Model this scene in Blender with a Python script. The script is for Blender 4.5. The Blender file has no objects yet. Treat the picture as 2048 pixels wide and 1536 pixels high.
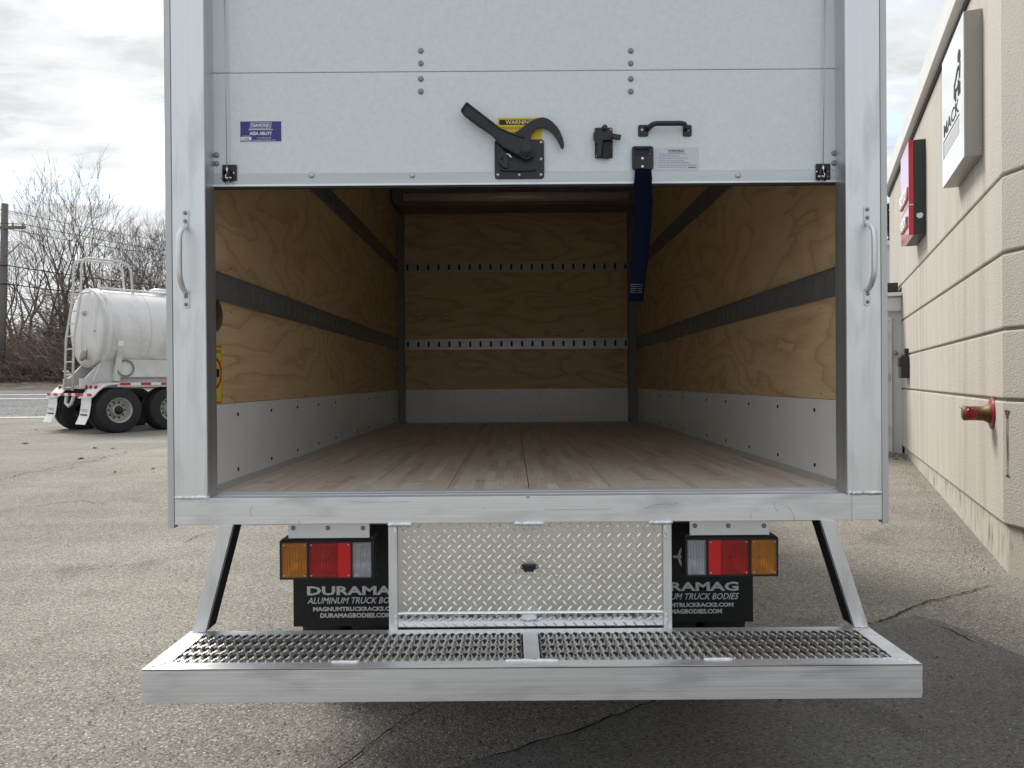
import bpy, bmesh, math, random
from mathutils import Vector, Matrix, noise as mnoise
random.seed(11)
R = math.radians
S = bpy.context.scene
COL = S.collection

# ------------------------------------------------------------------ camera
F = 1540.0      # focal length in pixels of the 2048 wide photograph
H = 1.40        # eye height
TH = 0.0073     # roll of the phone
cd = bpy.data.cameras.new('camera'); cam = bpy.data.objects.new('camera', cd); COL.objects.link(cam)
cd.sensor_width = 36; cd.lens = F/2048*36; cd.clip_start = .05; cd.clip_end = 1500
cam.matrix_world = Matrix.Translation((0, 0, H)) @ Matrix.Rotation(R(90)-6/F, 4, 'X') @ Matrix.Rotation(-TH, 4, 'Z')
S.camera = cam
S.render.resolution_x = 1024; S.render.resolution_y = 768

# ------------------------------------------------------------------ sky, sun, exposure
SUN_EL, SUN_AZ = R(48), math.atan2(-.62, .785)         # azimuth measured from +Y towards +X
sd = Vector((math.sin(SUN_AZ)*math.cos(SUN_EL), math.cos(SUN_AZ)*math.cos(SUN_EL), math.sin(SUN_EL)))
w = bpy.data.worlds.new('World'); S.world = w; w.use_nodes = True
nt = w.node_tree; N = nt.nodes; L = nt.links; N.clear()
def nd(t, **k):
    n = N.new(t)
    for a, b in k.items(): setattr(n, a, b)
    return n
def mth(op, a, b=None, c=None):
    n = N.new('ShaderNodeMath'); n.operation = op
    for i, v in enumerate((a, b, c)):
        if v is None: continue
        if isinstance(v, (int, float)): n.inputs[i].default_value = v
        else: L.new(v, n.inputs[i])
    return n.outputs[0]
out = nd('ShaderNodeOutputWorld'); bg = nd('ShaderNodeBackground'); bg.inputs[1].default_value = .1
sky = nd('ShaderNodeTexSky'); sky.sky_type = 'NISHITA'; sky.sun_disc = False
sky.sun_elevation = SUN_EL; sky.sun_rotation = SUN_AZ; sky.air_density = 1.2; sky.dust_density = 1.5
tc = nd('ShaderNodeTexCoord'); sp = nd('ShaderNodeSeparateXYZ'); L.new(tc.outputs['Generated'], sp.inputs[0])
den = mth('ADD', mth('MAXIMUM', sp.outputs[2], 0.0), .16)
cb = nd('ShaderNodeCombineXYZ')
L.new(mth('DIVIDE', sp.outputs[0], den), cb.inputs[0]); L.new(mth('DIVIDE', sp.outputs[1], den), cb.inputs[1])
mp = nd('ShaderNodeMapping'); mp.inputs['Rotation'].default_value = (0, 0, R(-25)); mp.inputs['Scale'].default_value = (1.0, 1.9, 1)
L.new(cb.outputs[0], mp.inputs[0])
def wn(scale, detail, rough, dist=0.0):
    n = nd('ShaderNodeTexNoise'); n.inputs['Scale'].default_value = scale; n.inputs['Detail'].default_value = detail
    n.inputs['Roughness'].default_value = rough; n.inputs['Distortion'].default_value = dist
    L.new(mp.outputs[0], n.inputs['Vector']); return n.outputs['Fac']
n1 = wn(.9, 3, .5); n2 = wn(4.2, 6, .55, .25); n3 = wn(1.7, 6, .6, .3)
def ramp(v, *st):
    r = nd('ShaderNodeValToRGB'); r.color_ramp.interpolation = 'EASE'; e = r.color_ramp.elements
    e[0].position, e[0].color = st[0][0], (*st[0][1], 1) if not isinstance(st[0][1], (int, float)) else (st[0][1],)*3+(1,)
    e[1].position, e[1].color = st[-1][0], (*st[-1][1], 1) if not isinstance(st[-1][1], (int, float)) else (st[-1][1],)*3+(1,)
    for p, c in st[1:-1]:
        x = e.new(p); x.color = (*c, 1) if not isinstance(c, (int, float)) else (c,)*3+(1,)
    L.new(v, r.inputs[0]); return r.outputs[0]
dt = nd('ShaderNodeVectorMath'); dt.operation = 'DOT_PRODUCT'; L.new(tc.outputs['Generated'], dt.inputs[0]); dt.inputs[1].default_value = sd
glow = ramp(mth('MULTIPLY_ADD', dt.outputs['Value'], .5, .5), (.45, 0.), (.98, 1.))
glow2 = mth('MULTIPLY', glow, 1.0)
cover = ramp(mth('ADD', mth('MULTIPLY', n1, .45), mth('MULTIPLY', n3, .62)), (.40, 0.10), (.54, 1.))
rip = ramp(n2, (.33, .76), (.52, .92), (.68, 1.10))
lum = mth('MULTIPLY', mth('MULTIPLY_ADD', glow2, 1.7, 5.75), rip)
cc = nd('ShaderNodeMixRGB'); cc.blend_type = 'MULTIPLY'; cc.inputs[0].default_value = 1
tint = ramp(glow, (0., (.94, .975, 1.03)), (.8, (.975, 1.0, 1.01)))
L.new(tint, cc.inputs[1]); L.new(lum, cc.inputs[2])
bl = nd('ShaderNodeMixRGB'); bl.blend_type = 'ADD'; bl.inputs[0].default_value = 1
L.new(sky.outputs[0], bl.inputs[1]); bl.inputs[2].default_value = (3.0, 3.5, 4.0, 1)
mx = nd('ShaderNodeMixRGB'); L.new(cover, mx.inputs[0]); L.new(bl.outputs[0], mx.inputs[1]); L.new(cc.outputs[0], mx.inputs[2])
L.new(mx.outputs[0], bg.inputs[0]); L.new(bg.outputs[0], out.inputs[0])
sl = bpy.data.lights.new('sun', 'SUN'); sl.energy = 2.5; sl.angle = R(20); sl.color = (1, .95, .87)
so = bpy.data.objects.new('sun', sl); COL.objects.link(so); so.rotation_euler = sd.to_track_quat('Z', 'Y').to_euler(); so.location = sd*30
S.view_settings.view_transform = 'Standard'; S.view_settings.look = 'None'; S.view_settings.exposure = 0.50; S.view_settings.gamma = 1
S.view_settings.use_curve_mapping = False

# ------------------------------------------------------------------ materials
def M(name, col, rough=.5, metal=0., var=.0, vs=(8, 8, 8), bump=0., bs=60., col2=None, c2s=(3, 3, 3), c2t=(.5, .65),
      coat=0., trans=0., spec=.5, det=6, rvar=0., ior=1.45):
    m = bpy.data.materials.new(name); m.use_nodes = True; n = m.node_tree; b = n.nodes['Principled BSDF']
    b.inputs['Roughness'].default_value = rough; b.inputs['Metallic'].default_value = metal
    b.inputs['Coat Weight'].default_value = coat; b.inputs['Transmission Weight'].default_value = trans
    b.inputs['Specular IOR Level'].default_value = spec; b.inputs['IOR'].default_value = ior
    b.inputs['Base Color'].default_value = (*col, 1)
    tcn = n.nodes.new('ShaderNodeTexCoord')
    def noi(scale3, sc=1., d=det, dist=0.):
        mpn = n.nodes.new('ShaderNodeMapping'); mpn.inputs['Scale'].default_value = scale3
        n.links.new(tcn.outputs['Object'], mpn.inputs[0])
        q = n.nodes.new('ShaderNodeTexNoise'); q.inputs['Scale'].default_value = sc; q.inputs['Detail'].default_value = d
        q.inputs['Distortion'].default_value = dist
        n.links.new(mpn.outputs[0], q.inputs['Vector']); return q.outputs['Fac']
    c = None
    if var:
        q = noi(vs); mr = n.nodes.new('ShaderNodeMapRange'); n.links.new(q, mr.inputs[0])
        mr.inputs[1].default_value = .25; mr.inputs[2].default_value = .75; mr.inputs[3].default_value = 1-var; mr.inputs[4].default_value = 1+var
        mm = n.nodes.new('ShaderNodeMixRGB'); mm.blend_type = 'MULTIPLY'; mm.inputs[0].default_value = 1; mm.inputs[1].default_value = (*col, 1)
        n.links.new(mr.outputs[0], mm.inputs[2]); c = mm.outputs[0]
        if rvar:
            m2 = n.nodes.new('ShaderNodeMapRange'); n.links.new(q, m2.inputs[0]); m2.inputs[1].default_value = .25; m2.inputs[2].default_value = .75
            m2.inputs[3].default_value = rough-rvar; m2.inputs[4].default_value = rough+rvar; n.links.new(m2.outputs[0], b.inputs['Roughness'])
    if col2:
        q = noi(c2s, 1., 8, .3); rr = n.nodes.new('ShaderNodeValToRGB'); n.links.new(q, rr.inputs[0])
        rr.color_ramp.elements[0].position = c2t[0]; rr.color_ramp.elements[1].position = c2t[1]
        mm = n.nodes.new('ShaderNodeMixRGB'); n.links.new(rr.outputs[0], mm.inputs[0])
        if c: n.links.new(c, mm.inputs[1])
        else: mm.inputs[1].default_value = (*col, 1)
        mm.inputs[2].default_value = (*col2, 1); c = mm.outputs[0]
    if c: n.links.new(c, b.inputs['Base Color'])
    if bump:
        q = noi((bs, bs, bs) if isinstance(bs, (int, float)) else bs, 1., 4); bn = n.nodes.new('ShaderNodeBump'); bn.inputs['Strength'].default_value = bump
        bn.inputs['Distance'].default_value = .01; n.links.new(q, bn.inputs['Height']); n.links.new(bn.outputs[0], b.inputs['Normal'])
    return m
ALU = (.84, .85, .85)
m_alu_x = M('brushed_aluminium_lengthwise', ALU, .46, .86, .05, (1.1, 150, 150), .08, (2, 300, 300), col2=(.64, .655, .66), c2s=(3.5, 14, 14), c2t=(.52, .72), rvar=.08)
m_alu_z = M('brushed_aluminium_upright', ALU, .46, .86, .05, (110, 110, .8), .08, (300, 300, 2), col2=(.62, .635, .635), c2s=(14, 14, 2.6), c2t=(.50, .72), rvar=.08)
m_alu_d = M('mill_aluminium', (.74, .75, .76), .45, .9, .1, (12, 12, 12), .05, 80, rvar=.06)
m_trim = M('grey_side_trim', (.60, .61, .60), .5, .5, .05, (30, 30, 1))
m_ret = M('dull_channel_aluminium', (.62, .64, .65), .42, .85, .10, (40, 40, 1.2))
m_weld = M('weld_bead_aluminium', (.88, .88, .9), .28, 1., .1, (60, 60, 60), .3, 200)
m_door = M('white_textured_door_skin', (.76, .82, .845), .42, 0, .045, (60, 60, 60), .25, 260, col2=(.68, .74, .77), c2s=(130, 130, 130), c2t=(.63, .72), coat=.1)
m_doorcap = M('door_stile', (.70, .76, .79), .4, .1, .03, (20, 20, 2))
m_rail = M('door_bottom_rail', (.56, .60, .60), .42, .6, .08, (1.5, 30, 30))
m_black = M('satin_black_steel', (.018, .020, .024), .42, 0, .15, (20, 20, 20), .12, 120, coat=.15)
m_blackm = M('matt_black_plastic', (.012, .012, .014), .5)
m_void = M('black_steel_and_painted_shade', (.008, .008, .009), .8)  # black steel; also stands for shade in gaps, holes and hanger sides
m_steel = M('zinc_fastener', (.55, .54, .50), .32, .9, .1, (200, 200, 200))
m_rivd = M('dull_rivet', (.30, .28, .25), .42, .7, .12, (200, 200, 200))
m_chr = M('bright_metal', (.85, .85, .87), .18, 1.)
m_plate = M('tread_plate_aluminium', (.68, .66, .61), .33, .88, .05, (10, 10, 10), .03, 60, rvar=.05)
m_lip = M('polished_tread_plate', (.92, .92, .92), .11, 1., .04, (10, 10, 10), .1, 40)
m_lug = M('tread_lug_aluminium', (.96, .95, .92), .22, .9)
m_grate = M('safety_grating_aluminium', (.64, .63, .61), .32, .92, .08, (25, 25, 25))
m_gap = M('grooved_threshold', (.90, .92, .95), .5, .5, .06, (3, 60, 60))
m_rubber = M('tyre_rubber', (.022, .022, .023), .75, 0, .2, (6, 6, 6), .2, 50)
m_flap = M('mudflap_rubber', (.010, .012, .013), .5, 0, .2, (14, 14, 14), .15, 60)
m_print = M('silver_print', (.72, .73, .75), .6)
m_printr = M('dark_red_print', (.16, .02, .02), .6)
m_trackb = M('track_with_painted_sheen', (.50, .50, .49), .32, .35, .12, (8, 8, 8))  # back wall tracks: metal's reflected light put into a lighter grey
m_kick = M('white_lining_sheet', (.84, .83, .81), .30, 0, .04, (5, 5, 5), .03, 8, coat=.2)
m_cove = M('floor_cove_trim', (.55, .52, .47), .4)
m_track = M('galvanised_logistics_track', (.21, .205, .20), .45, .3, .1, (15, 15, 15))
m_slot = M('slot_shade_backing', (.012, .012, .012), .8)  # black backing paints the cavity shade behind the slots
m_post_i = M('dark_corner_post', (.22, .205, .195), .5, .3, .1, (10, 10, 2))
m_strap = M('navy_webbing', (.003, .006, .017), 1.0, 0, .2, (90, 90, 300), .3, (200, 200, 500), spec=.1)
m_yel = M('yellow_label', (.78, .56, .03), .5); m_blk = M('black_ink', (.015, .015, .015), .6)
m_yelw = M('pale_yellow_ink', (.85, .75, .35), .6)
m_blue = M('blue_label', (.045, .05, .24), .4); m_wht = M('white_ink', (.82, .82, .84), .5)
m_wlab = M('white_label', (.64, .68, .74), .5); m_ink = M('faded_ink', (.10, .10, .13), .6)
m_redl = M('red_ink', (.50, .02, .02), .5); m_stamp = M('blue_ink_stamp', (.10, .12, .19), .7)
m_stucco = M('cream_stucco', (.525, .487, .435), .85, 0, .05, (3, 3, .9), .6, 75, col2=(.38, .345, .295), c2s=(6.5, 6.5, .42), c2t=(.50, .80))
m_stucco2 = M('concrete_plinth', (.50, .465, .41), .85, 0, .08, (4, 4, 2), .4, 50, col2=(.20, .17, .13), c2s=(16, 16, 3.5), c2t=(.52, .70))
m_groove = M('recessed_joint', (.34, .31, .27), .9)
m_fascia = M('white_metal_fascia', (.72, .72, .70), .4, .1, .05, (2, 2, 8)); m_dark = M('dark_soffit', (.03, .03, .03), .6)
m_signw = M('white_sign_face', (.78, .79, .81), .12, 0, coat=.4); m_signg = M('grey_sign_return', (.36, .34, .32), .4, .3, .03)
m_red = M('red_sign_face', (.56, .022, .045), .18, coat=.6); m_sdark = M('charcoal_sign_return', (.035, .038, .038), .45)
m_pix = M('grey_sign_print', (.50, .50, .51), .5, 0, .2, (120, 120, 120))
m_brass = M('weathered_brass', (.17, .105, .045), .55, .6, .2, (30, 30, 30), .15, 60); m_redp = M('red_enamel', (.30, .012, .025), .4, 0, .15, (30, 30, 30), coat=.3)
m_pvc = M('painted_door', (.62, .63, .63), .5, 0, .04, (3, 3, 1)); m_pane = M('dark_glass', (.02, .022, .025), .08)
m_tank = M('dusty_white_paint', (.76, .755, .735), .38, 0, .06, (1.2, 4, 4), .02, 10, col2=(.50, .48, .43), c2s=(2.6, 5, .9), c2t=(.48, .80), coat=.2)
m_tankg = M('grubby_white_frame', (.62, .61, .58), .5, 0, .12, (4, 4, 4)); m_rim = M('painted_wheel', (.46, .45, .41), .45, .1, .12, (14, 14, 14))
m_tred = M('reflective_red', (.50, .02, .02), .4); m_lred = M('red_lamp', (.30, .01, .012), .25, coat=.3)
m_bark = M('grey_bark', (.15, .13, .115), .9, 0, .3, (9, 9, 3)); m_twig = M('bare_twigs', (.14, .115, .10), .9, 0, .3, (1.5, 1.5, 1.5))
m_brush = M('dry_undergrowth', (.27, .20, .165), .95, 0, .5, (.8, .8, .8)); m_vine = M('vine_tangle', (.19, .15, .125), .95, 0, .4, (1, 1, 1))
m_pole = M('weathered_timber', (.17, .155, .14), .85, 0, .2, (14, 14, 1)); m_wire = M('wire', (.02, .02, .02), .6)
m_ever = M('dark_needles', (.020, .034, .016), .8, 0, .4, (5, 5, 5))
m_crack = M('dark_filler_and_dirt', (.014, .013, .012), .95); m_white = M('road_paint', (.66, .66, .63), .7, 0, .12, (6, 6, 6))  # near-black crack filler, shared with the dirt clods
m_clear = M('clear_lens', (.78, .82, .84), .08, 0, trans=.85); m_refl = M('lamp_reflector', (.92, .92, .94), .35, .6); m_bulb = M('glass_bulb', (.8, .8, .8), .1)
m_litter = M('leaf_litter', (.13, .105, .08), .95, 0, .35, (2, 2, 2), .8, 12, col2=(.24, .22, .19), c2s=(1.2, 5, 5), c2t=(.5, .62))
def lens_mat(name, c, deep):
    m = M(name, c, .12, 0, trans=.93, coat=.3); n = m.node_tree; b = n.nodes['Principled BSDF']; b.inputs['Roughness'].default_value = .06
    t = n.nodes.new('ShaderNodeTexCoord'); wv = n.nodes.new('ShaderNodeTexWave'); wv.wave_type = 'BANDS'; wv.bands_direction = 'X'
    wv.inputs['Scale'].default_value = 62; n.links.new(t.outputs['Object'], wv.inputs[0])
    w2 = n.nodes.new('ShaderNodeTexWave'); w2.bands_direction = 'Z'; w2.inputs['Scale'].default_value = 45; n.links.new(t.outputs['Object'], w2.inputs[0])
    ad = n.nodes.new('ShaderNodeMath'); ad.operation = 'MULTIPLY_ADD'; n.links.new(w2.outputs['Fac'], ad.inputs[0]); ad.inputs[1].default_value = .35; n.links.new(wv.outputs['Fac'], ad.inputs[2])
    bn = n.nodes.new('ShaderNodeBump'); bn.inputs['Strength'].default_value = .35; bn.inputs['Distance'].default_value = .003
    n.links.new(ad.outputs[0], bn.inputs['Height']); n.links.new(bn.outputs[0], b.inputs['Normal'])
    mr = n.nodes.new('ShaderNodeMixRGB'); n.links.new(wv.outputs['Fac'], mr.inputs[0]); mr.inputs[1].default_value = (*deep, 1); mr.inputs[2].default_value = (*c, 1)
    n.links.new(mr.outputs[0], b.inputs['Base Color']); return m
m_amber = lens_mat('amber_lens', (1, .63, .10), (.95, .48, .05)); m_redlens = lens_mat('red_lens', (.95, .025, .03), (.80, .015, .02)); m_clens = lens_mat('ribbed_clear_lens', (.97, .98, 1), (.85, .87, .9))
m_redflat = M('flat_red_reflector', (.62, .006, .010), .2, coat=.3)

def ply_mat():
    m = bpy.data.materials.new('pine_plywood'); m.use_nodes = True; n = m.node_tree; nn = n.nodes; lk = n.links.new; b = nn['Principled BSDF']
    t = nn.new('ShaderNodeTexCoord'); oi = nn.new('ShaderNodeObjectInfo')
    add = nn.new('ShaderNodeVectorMath'); add.operation = 'ADD'; sc = nn.new('ShaderNodeVectorMath'); sc.operation = 'SCALE'
    cx = nn.new('ShaderNodeCombineXYZ'); lk(oi.outputs['Random'], cx.inputs[0]); lk(oi.outputs['Random'], cx.inputs[2]); lk(oi.outputs['Random'], cx.inputs[1]); lk(cx.outputs[0], sc.inputs[0]); sc.inputs['Scale'].default_value = 37
    lk(t.outputs['Object'], add.inputs[0]); lk(sc.outputs[0], add.inputs[1])
    mp_ = nn.new('ShaderNodeMapping'); mp_.inputs['Scale'].default_value = (.75, .75, 2.3); lk(add.outputs[0], mp_.inputs[0])
    q = nn.new('ShaderNodeTexNoise'); q.inputs['Scale'].default_value = 1; q.inputs['Detail'].default_value = 4.5; q.inputs['Roughness'].default_value = .42; q.inputs['Distortion'].default_value = .35
    lk(mp_.outputs[0], q.inputs['Vector'])
    mu = nn.new('ShaderNodeMath'); mu.operation = 'MULTIPLY'; mu.inputs[1].default_value = 12; lk(q.outputs['Fac'], mu.inputs[0])
    fr = nn.new('ShaderNodeMath'); fr.operation = 'FRACT'; lk(mu.outputs[0], fr.inputs[0])
    rp = nn.new('ShaderNodeValToRGB'); lk(fr.outputs[0], rp.inputs[0]); e = rp.color_ramp.elements
    e[0].position = 0; e[0].color = (1, 1, 1, 1); e[1].position = 1; e[1].color = (.12, .12, .12, 1)
    for p, v in ((.10, .72), (.28, .30), (.6, 0.02)):
        x = e.new(p); x.color = (v, v, v, 1)
    x = e.new(.965); x.color = (.22, .22, .22, 1)
    q2 = nn.new('ShaderNodeTexNoise'); q2.inputs['Scale'].default_value = 1; q2.inputs['Detail'].default_value = 5
    m2 = nn.new('ShaderNodeMapping'); m2.inputs['Scale'].default_value = (5, 5, 120); lk(add.outputs[0], m2.inputs[0]); lk(m2.outputs[0], q2.inputs['Vector'])
    mr = nn.new('ShaderNodeMapRange'); lk(q2.outputs['Fac'], mr.inputs[0]); mr.inputs[1].default_value = .25; mr.inputs[2].default_value = .75; mr.inputs[3].default_value = .92; mr.inputs[4].default_value = 1.08
    q3 = nn.new('ShaderNodeTexNoise'); q3.inputs['Scale'].default_value = 1.6; q3.inputs['Detail'].default_value = 2; lk(add.outputs[0], q3.inputs['Vector'])
    mxa = nn.new('ShaderNodeMixRGB'); lk(q3.outputs['Fac'], mxa.inputs[0]); mxa.inputs[1].default_value = (.74, .57, .34, 1); mxa.inputs[2].default_value = (.66, .47, .26, 1)
    mxb = nn.new('ShaderNodeMixRGB'); mf = nn.new('ShaderNodeMath'); mf.operation = 'MULTIPLY'; mf.inputs[1].default_value = .62; lk(rp.outputs[0], mf.inputs[0]); lk(mf.outputs[0], mxb.inputs[0]); lk(mxa.outputs[0], mxb.inputs[1]); mxb.inputs[2].default_value = (.40, .23, .10, 1)
    mxc = nn.new('ShaderNodeMixRGB'); mxc.blend_type = 'MULTIPLY'; mxc.inputs[0].default_value = 1; lk(mxb.outputs[0], mxc.inputs[1]); lk(mr.outputs[0], mxc.inputs[2])
    lk(mxc.outputs[0], b.inputs['Base Color']); b.inputs['Roughness'].default_value = .55
    return m
m_ply = ply_mat()
def floor_mat():
    m = bpy.data.materials.new('laminated_hardwood'); m.use_nodes = True; n = m.node_tree; nn = n.nodes; lk = n.links.new; b = nn['Principled BSDF']
    t = nn.new('ShaderNodeTexCoord'); oi = nn.new('ShaderNodeObjectInfo'); s = nn.new('ShaderNodeSeparateXYZ'); lk(t.outputs['Object'], s.inputs[0])
    c = nn.new('ShaderNodeCombineXYZ'); a = nn.new('ShaderNodeMath'); a.operation = 'MULTIPLY_ADD'; lk(oi.outputs['Random'], a.inputs[0]); a.inputs[1].default_value = 13; lk(s.outputs[1], a.inputs[2])
    a2 = nn.new('ShaderNodeMath'); a2.operation = 'MULTIPLY_ADD'; lk(oi.outputs['Random'], a2.inputs[0]); a2.inputs[1].default_value = 7.3; lk(s.outputs[0], a2.inputs[2])
    lk(a.outputs[0], c.inputs[0]); lk(a2.outputs[0], c.inputs[1])
    br = nn.new('ShaderNodeTexBrick'); lk(c.outputs[0], br.inputs['Vector']); br.offset = .37; br.squash = 1.0
    for k, v in (('Scale', 1), ('Mortar Size', .0005), ('Mortar Smooth', .1), ('Bias', 0), ('Brick Width', .46), ('Row Height', .036)): br.inputs[k].default_value = v
    br.inputs['Color1'].default_value = (0, 0, 0, 1); br.inputs['Color2'].default_value = (1, 1, 1, 1); br.inputs['Mortar'].default_value = (.2, .2, .2, 1)
    rp = nn.new('ShaderNodeValToRGB'); lk(br.outputs['Color'], rp.inputs[0]); e = rp.color_ramp.elements
    e[0].color = (.66, .52, .40, 1); e[1].color = (.90, .80, .68, 1)
    for p, v in ((.3, (.81, .68, .55, 1)), (.5, (.84, .72, .59, 1)), (.75, (.77, .60, .46, 1))):
        x = e.new(p); x.color = v
    q = nn.new('ShaderNodeTexNoise'); mm = nn.new('ShaderNodeMapping'); mm.inputs['Scale'].default_value = (150, 5, 1); lk(t.outputs['Object'], mm.inputs[0]); lk(mm.outputs[0], q.inputs['Vector']); q.inputs['Scale'].default_value = 1; q.inputs['Detail'].default_value = 4
    mr = nn.new('ShaderNodeMapRange'); lk(q.outputs['Fac'], mr.inputs[0]); mr.inputs[1].default_value = .25; mr.inputs[2].default_value = .75; mr.inputs[3].default_value = .88; mr.inputs[4].default_value = 1.12
    mc = nn.new('ShaderNodeMixRGB'); mc.blend_type = 'MULTIPLY'; mc.inputs[0].default_value = 1; lk(rp.outputs[0], mc.inputs[1]); lk(mr.outputs[0], mc.inputs[2])
    lk(mc.outputs[0], b.inputs['Base Color']); b.inputs['Roughness'].default_value = .5
    return m
m_floor = floor_mat()
def asphalt(name, base, dark, stone, sden=.80, tone2=None, sc=125):
    m = bpy.data.materials.new(name); m.use_nodes = True; n = m.node_tree; nn = n.nodes; lk = n.links.new; b = nn['Principled BSDF']
    t = nn.new('ShaderNodeTexCoord')
    v = nn.new('ShaderNodeTexVoronoi'); v.inputs['Scale'].default_value = sc; lk(t.outputs['Object'], v.inputs['Vector']); v.inputs['Randomness'].default_value = 1
    sx = nn.new('ShaderNodeSeparateColor'); lk(v.outputs['Color'], sx.inputs[0])
    r = nn.new('ShaderNodeValToRGB'); lk(sx.outputs[0], r.inputs[0]); e = r.color_ramp.elements
    e[0].position = .0; e[0].color = (*dark, 1); e[1].position = 1.; e[1].color = (*stone, 1)
    for p, c in ((.22, [x*.86 for x in base]), (.45, base), (sden, [x*1.18 for x in base]), (min(sden+.09, .99), stone)):
        x = e.new(p); x.color = (*c, 1)
    r.color_ramp.interpolation = 'LINEAR'
    v2 = nn.new('ShaderNodeTexNoise'); v2.inputs['Scale'].default_value = 260; v2.inputs['Detail'].default_value = 3; lk(t.outputs['Object'], v2.inputs['Vector'])
    big = nn.new('ShaderNodeTexNoise'); big.inputs['Scale'].default_value = .55; big.inputs['Detail'].default_value = 6; big.inputs['Roughness'].default_value = .6; lk(t.outputs['Object'], big.inputs['Vector'])
    mr = nn.new('ShaderNodeMapRange'); lk(v2.outputs['Fac'], mr.inputs[0]); mr.inputs[1].default_value = .3; mr.inputs[2].default_value = .7; mr.inputs[3].default_value = .78; mr.inputs[4].default_value = 1.2
    m1 = nn.new('ShaderNodeMixRGB'); m1.blend_type = 'MULTIPLY'; m1.inputs[0].default_value = 1; lk(r.outputs[0], m1.inputs[1]); lk(mr.outputs[0], m1.inputs[2])
    mr2 = nn.new('ShaderNodeMapRange'); lk(big.outputs['Fac'], mr2.inputs[0]); mr2.inputs[1].default_value = .3; mr2.inputs[2].default_value = .7; mr2.inputs[3].default_value = .80; mr2.inputs[4].default_value = 1.13
    m2 = nn.new('ShaderNodeMixRGB'); m2.blend_type = 'MULTIPLY'; m2.inputs[0].default_value = 1; lk(m1.outputs[0], m2.inputs[1]); lk(mr2.outputs[0], m2.inputs[2])
    pv = nn.new('ShaderNodeTexVoronoi'); pv.inputs['Scale'].default_value = sc*.42; lk(t.outputs['Object'], pv.inputs['Vector'])
    ps = nn.new('ShaderNodeSeparateColor'); lk(pv.outputs['Color'], ps.inputs[0])
    sz = nn.new('ShaderNodeMath'); sz.operation = 'LESS_THAN'; lk(pv.outputs['Distance'], sz.inputs[0]); sz.inputs[1].default_value = .26
    for ch, thr, colr in ((1, .975, (.035, .032, .03, 1)), (2, .955, (.62, .60, .55, 1))):
        gt = nn.new('ShaderNodeMath'); gt.operation = 'GREATER_THAN'; lk(ps.outputs[ch], gt.inputs[0]); gt.inputs[1].default_value = thr
        an = nn.new('ShaderNodeMath'); an.operation = 'MULTIPLY'; lk(gt.outputs[0], an.inputs[0]); lk(sz.outputs[0], an.inputs[1])
        mq = nn.new('ShaderNodeMixRGB'); lk(an.outputs[0], mq.inputs[0]); lk(m2.outputs[0], mq.inputs[1]); mq.inputs[2].default_value = colr; m2 = mq
    st2 = nn.new('ShaderNodeTexNoise'); st2.inputs['Scale'].default_value = .22; st2.inputs['Detail'].default_value = 3; lk(t.outputs['Object'], st2.inputs['Vector'])
    sr2 = nn.new('ShaderNodeValToRGB'); lk(st2.outputs['Fac'], sr2.inputs[0]); sr2.color_ramp.elements[0].position = .35; sr2.color_ramp.elements[0].color = (.93, .90, .92, 1); sr2.color_ramp.elements[1].position = .65; sr2.color_ramp.elements[1].color = (1.0, 1.0, .95, 1)
    mq = nn.new('ShaderNodeMixRGB'); mq.blend_type = 'MULTIPLY'; mq.inputs[0].default_value = 1; lk(m2.outputs[0], mq.inputs[1]); lk(sr2.outputs[0], mq.inputs[2]); m2 = mq
    s3 = nn.new('ShaderNodeTexNoise'); s3.inputs['Scale'].default_value = 1.15; s3.inputs['Detail'].default_value = 5; s3.inputs['Distortion'].default_value = .6
    mo_ = nn.new('ShaderNodeMapping'); mo_.inputs['Location'].default_value = (3.1, 7.7, 0); lk(t.outputs['Object'], mo_.inputs[0]); lk(mo_.outputs[0], s3.inputs['Vector'])
    r3 = nn.new('ShaderNodeValToRGB'); lk(s3.outputs['Fac'], r3.inputs[0]); r3.color_ramp.elements[0].position = .60; r3.color_ramp.elements[0].color = (1, 1, 1, 1); r3.color_ramp.elements[1].position = .74; r3.color_ramp.elements[1].color = (.74, .73, .72, 1)
    s4 = nn.new('ShaderNodeTexNoise'); s4.inputs['Scale'].default_value = 1; s4.inputs['Detail'].default_value = 5; m4 = nn.new('ShaderNodeMapping'); m4.inputs['Rotation'].default_value = (0, 0, R(12)); m4.inputs['Scale'].default_value = (.25, 2.2, 1)
    lk(t.outputs['Object'], m4.inputs[0]); lk(m4.outputs[0], s4.inputs['Vector'])
    r4 = nn.new('ShaderNodeValToRGB'); lk(s4.outputs['Fac'], r4.inputs[0]); r4.color_ramp.elements[0].position = .35; r4.color_ramp.elements[0].color = (.90, .89, .88, 1); r4.color_ramp.elements[1].position = .62; r4.color_ramp.elements[1].color = (1.03, 1.03, 1.02, 1)
    for rr__ in (r3, r4):
        mq = nn.new('ShaderNodeMixRGB'); mq.blend_type = 'MULTIPLY'; mq.inputs[0].default_value = 1; lk(m2.outputs[0], mq.inputs[1]); lk(rr__.outputs[0], mq.inputs[2]); m2 = mq
    lk(m2.outputs[0], b.inputs['Base Color']); b.inputs['Roughness'].default_value = .9; b.inputs['Specular IOR Level'].default_value = .25
    bn = nn.new('ShaderNodeBump'); bn.inputs['Strength'].default_value = .9; bn.inputs['Distance'].default_value = .004
    mh = nn.new('ShaderNodeMath'); mh.operation = 'MULTIPLY_ADD'; lk(v.outputs['Distance'], mh.inputs[0]); mh.inputs[1].default_value = -1.2; lk(v2.outputs['Fac'], mh.inputs[2])
    lk(mh.outputs[0], bn.inputs['Height']); lk(bn.outputs[0], b.inputs['Normal'])
    return m
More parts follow.
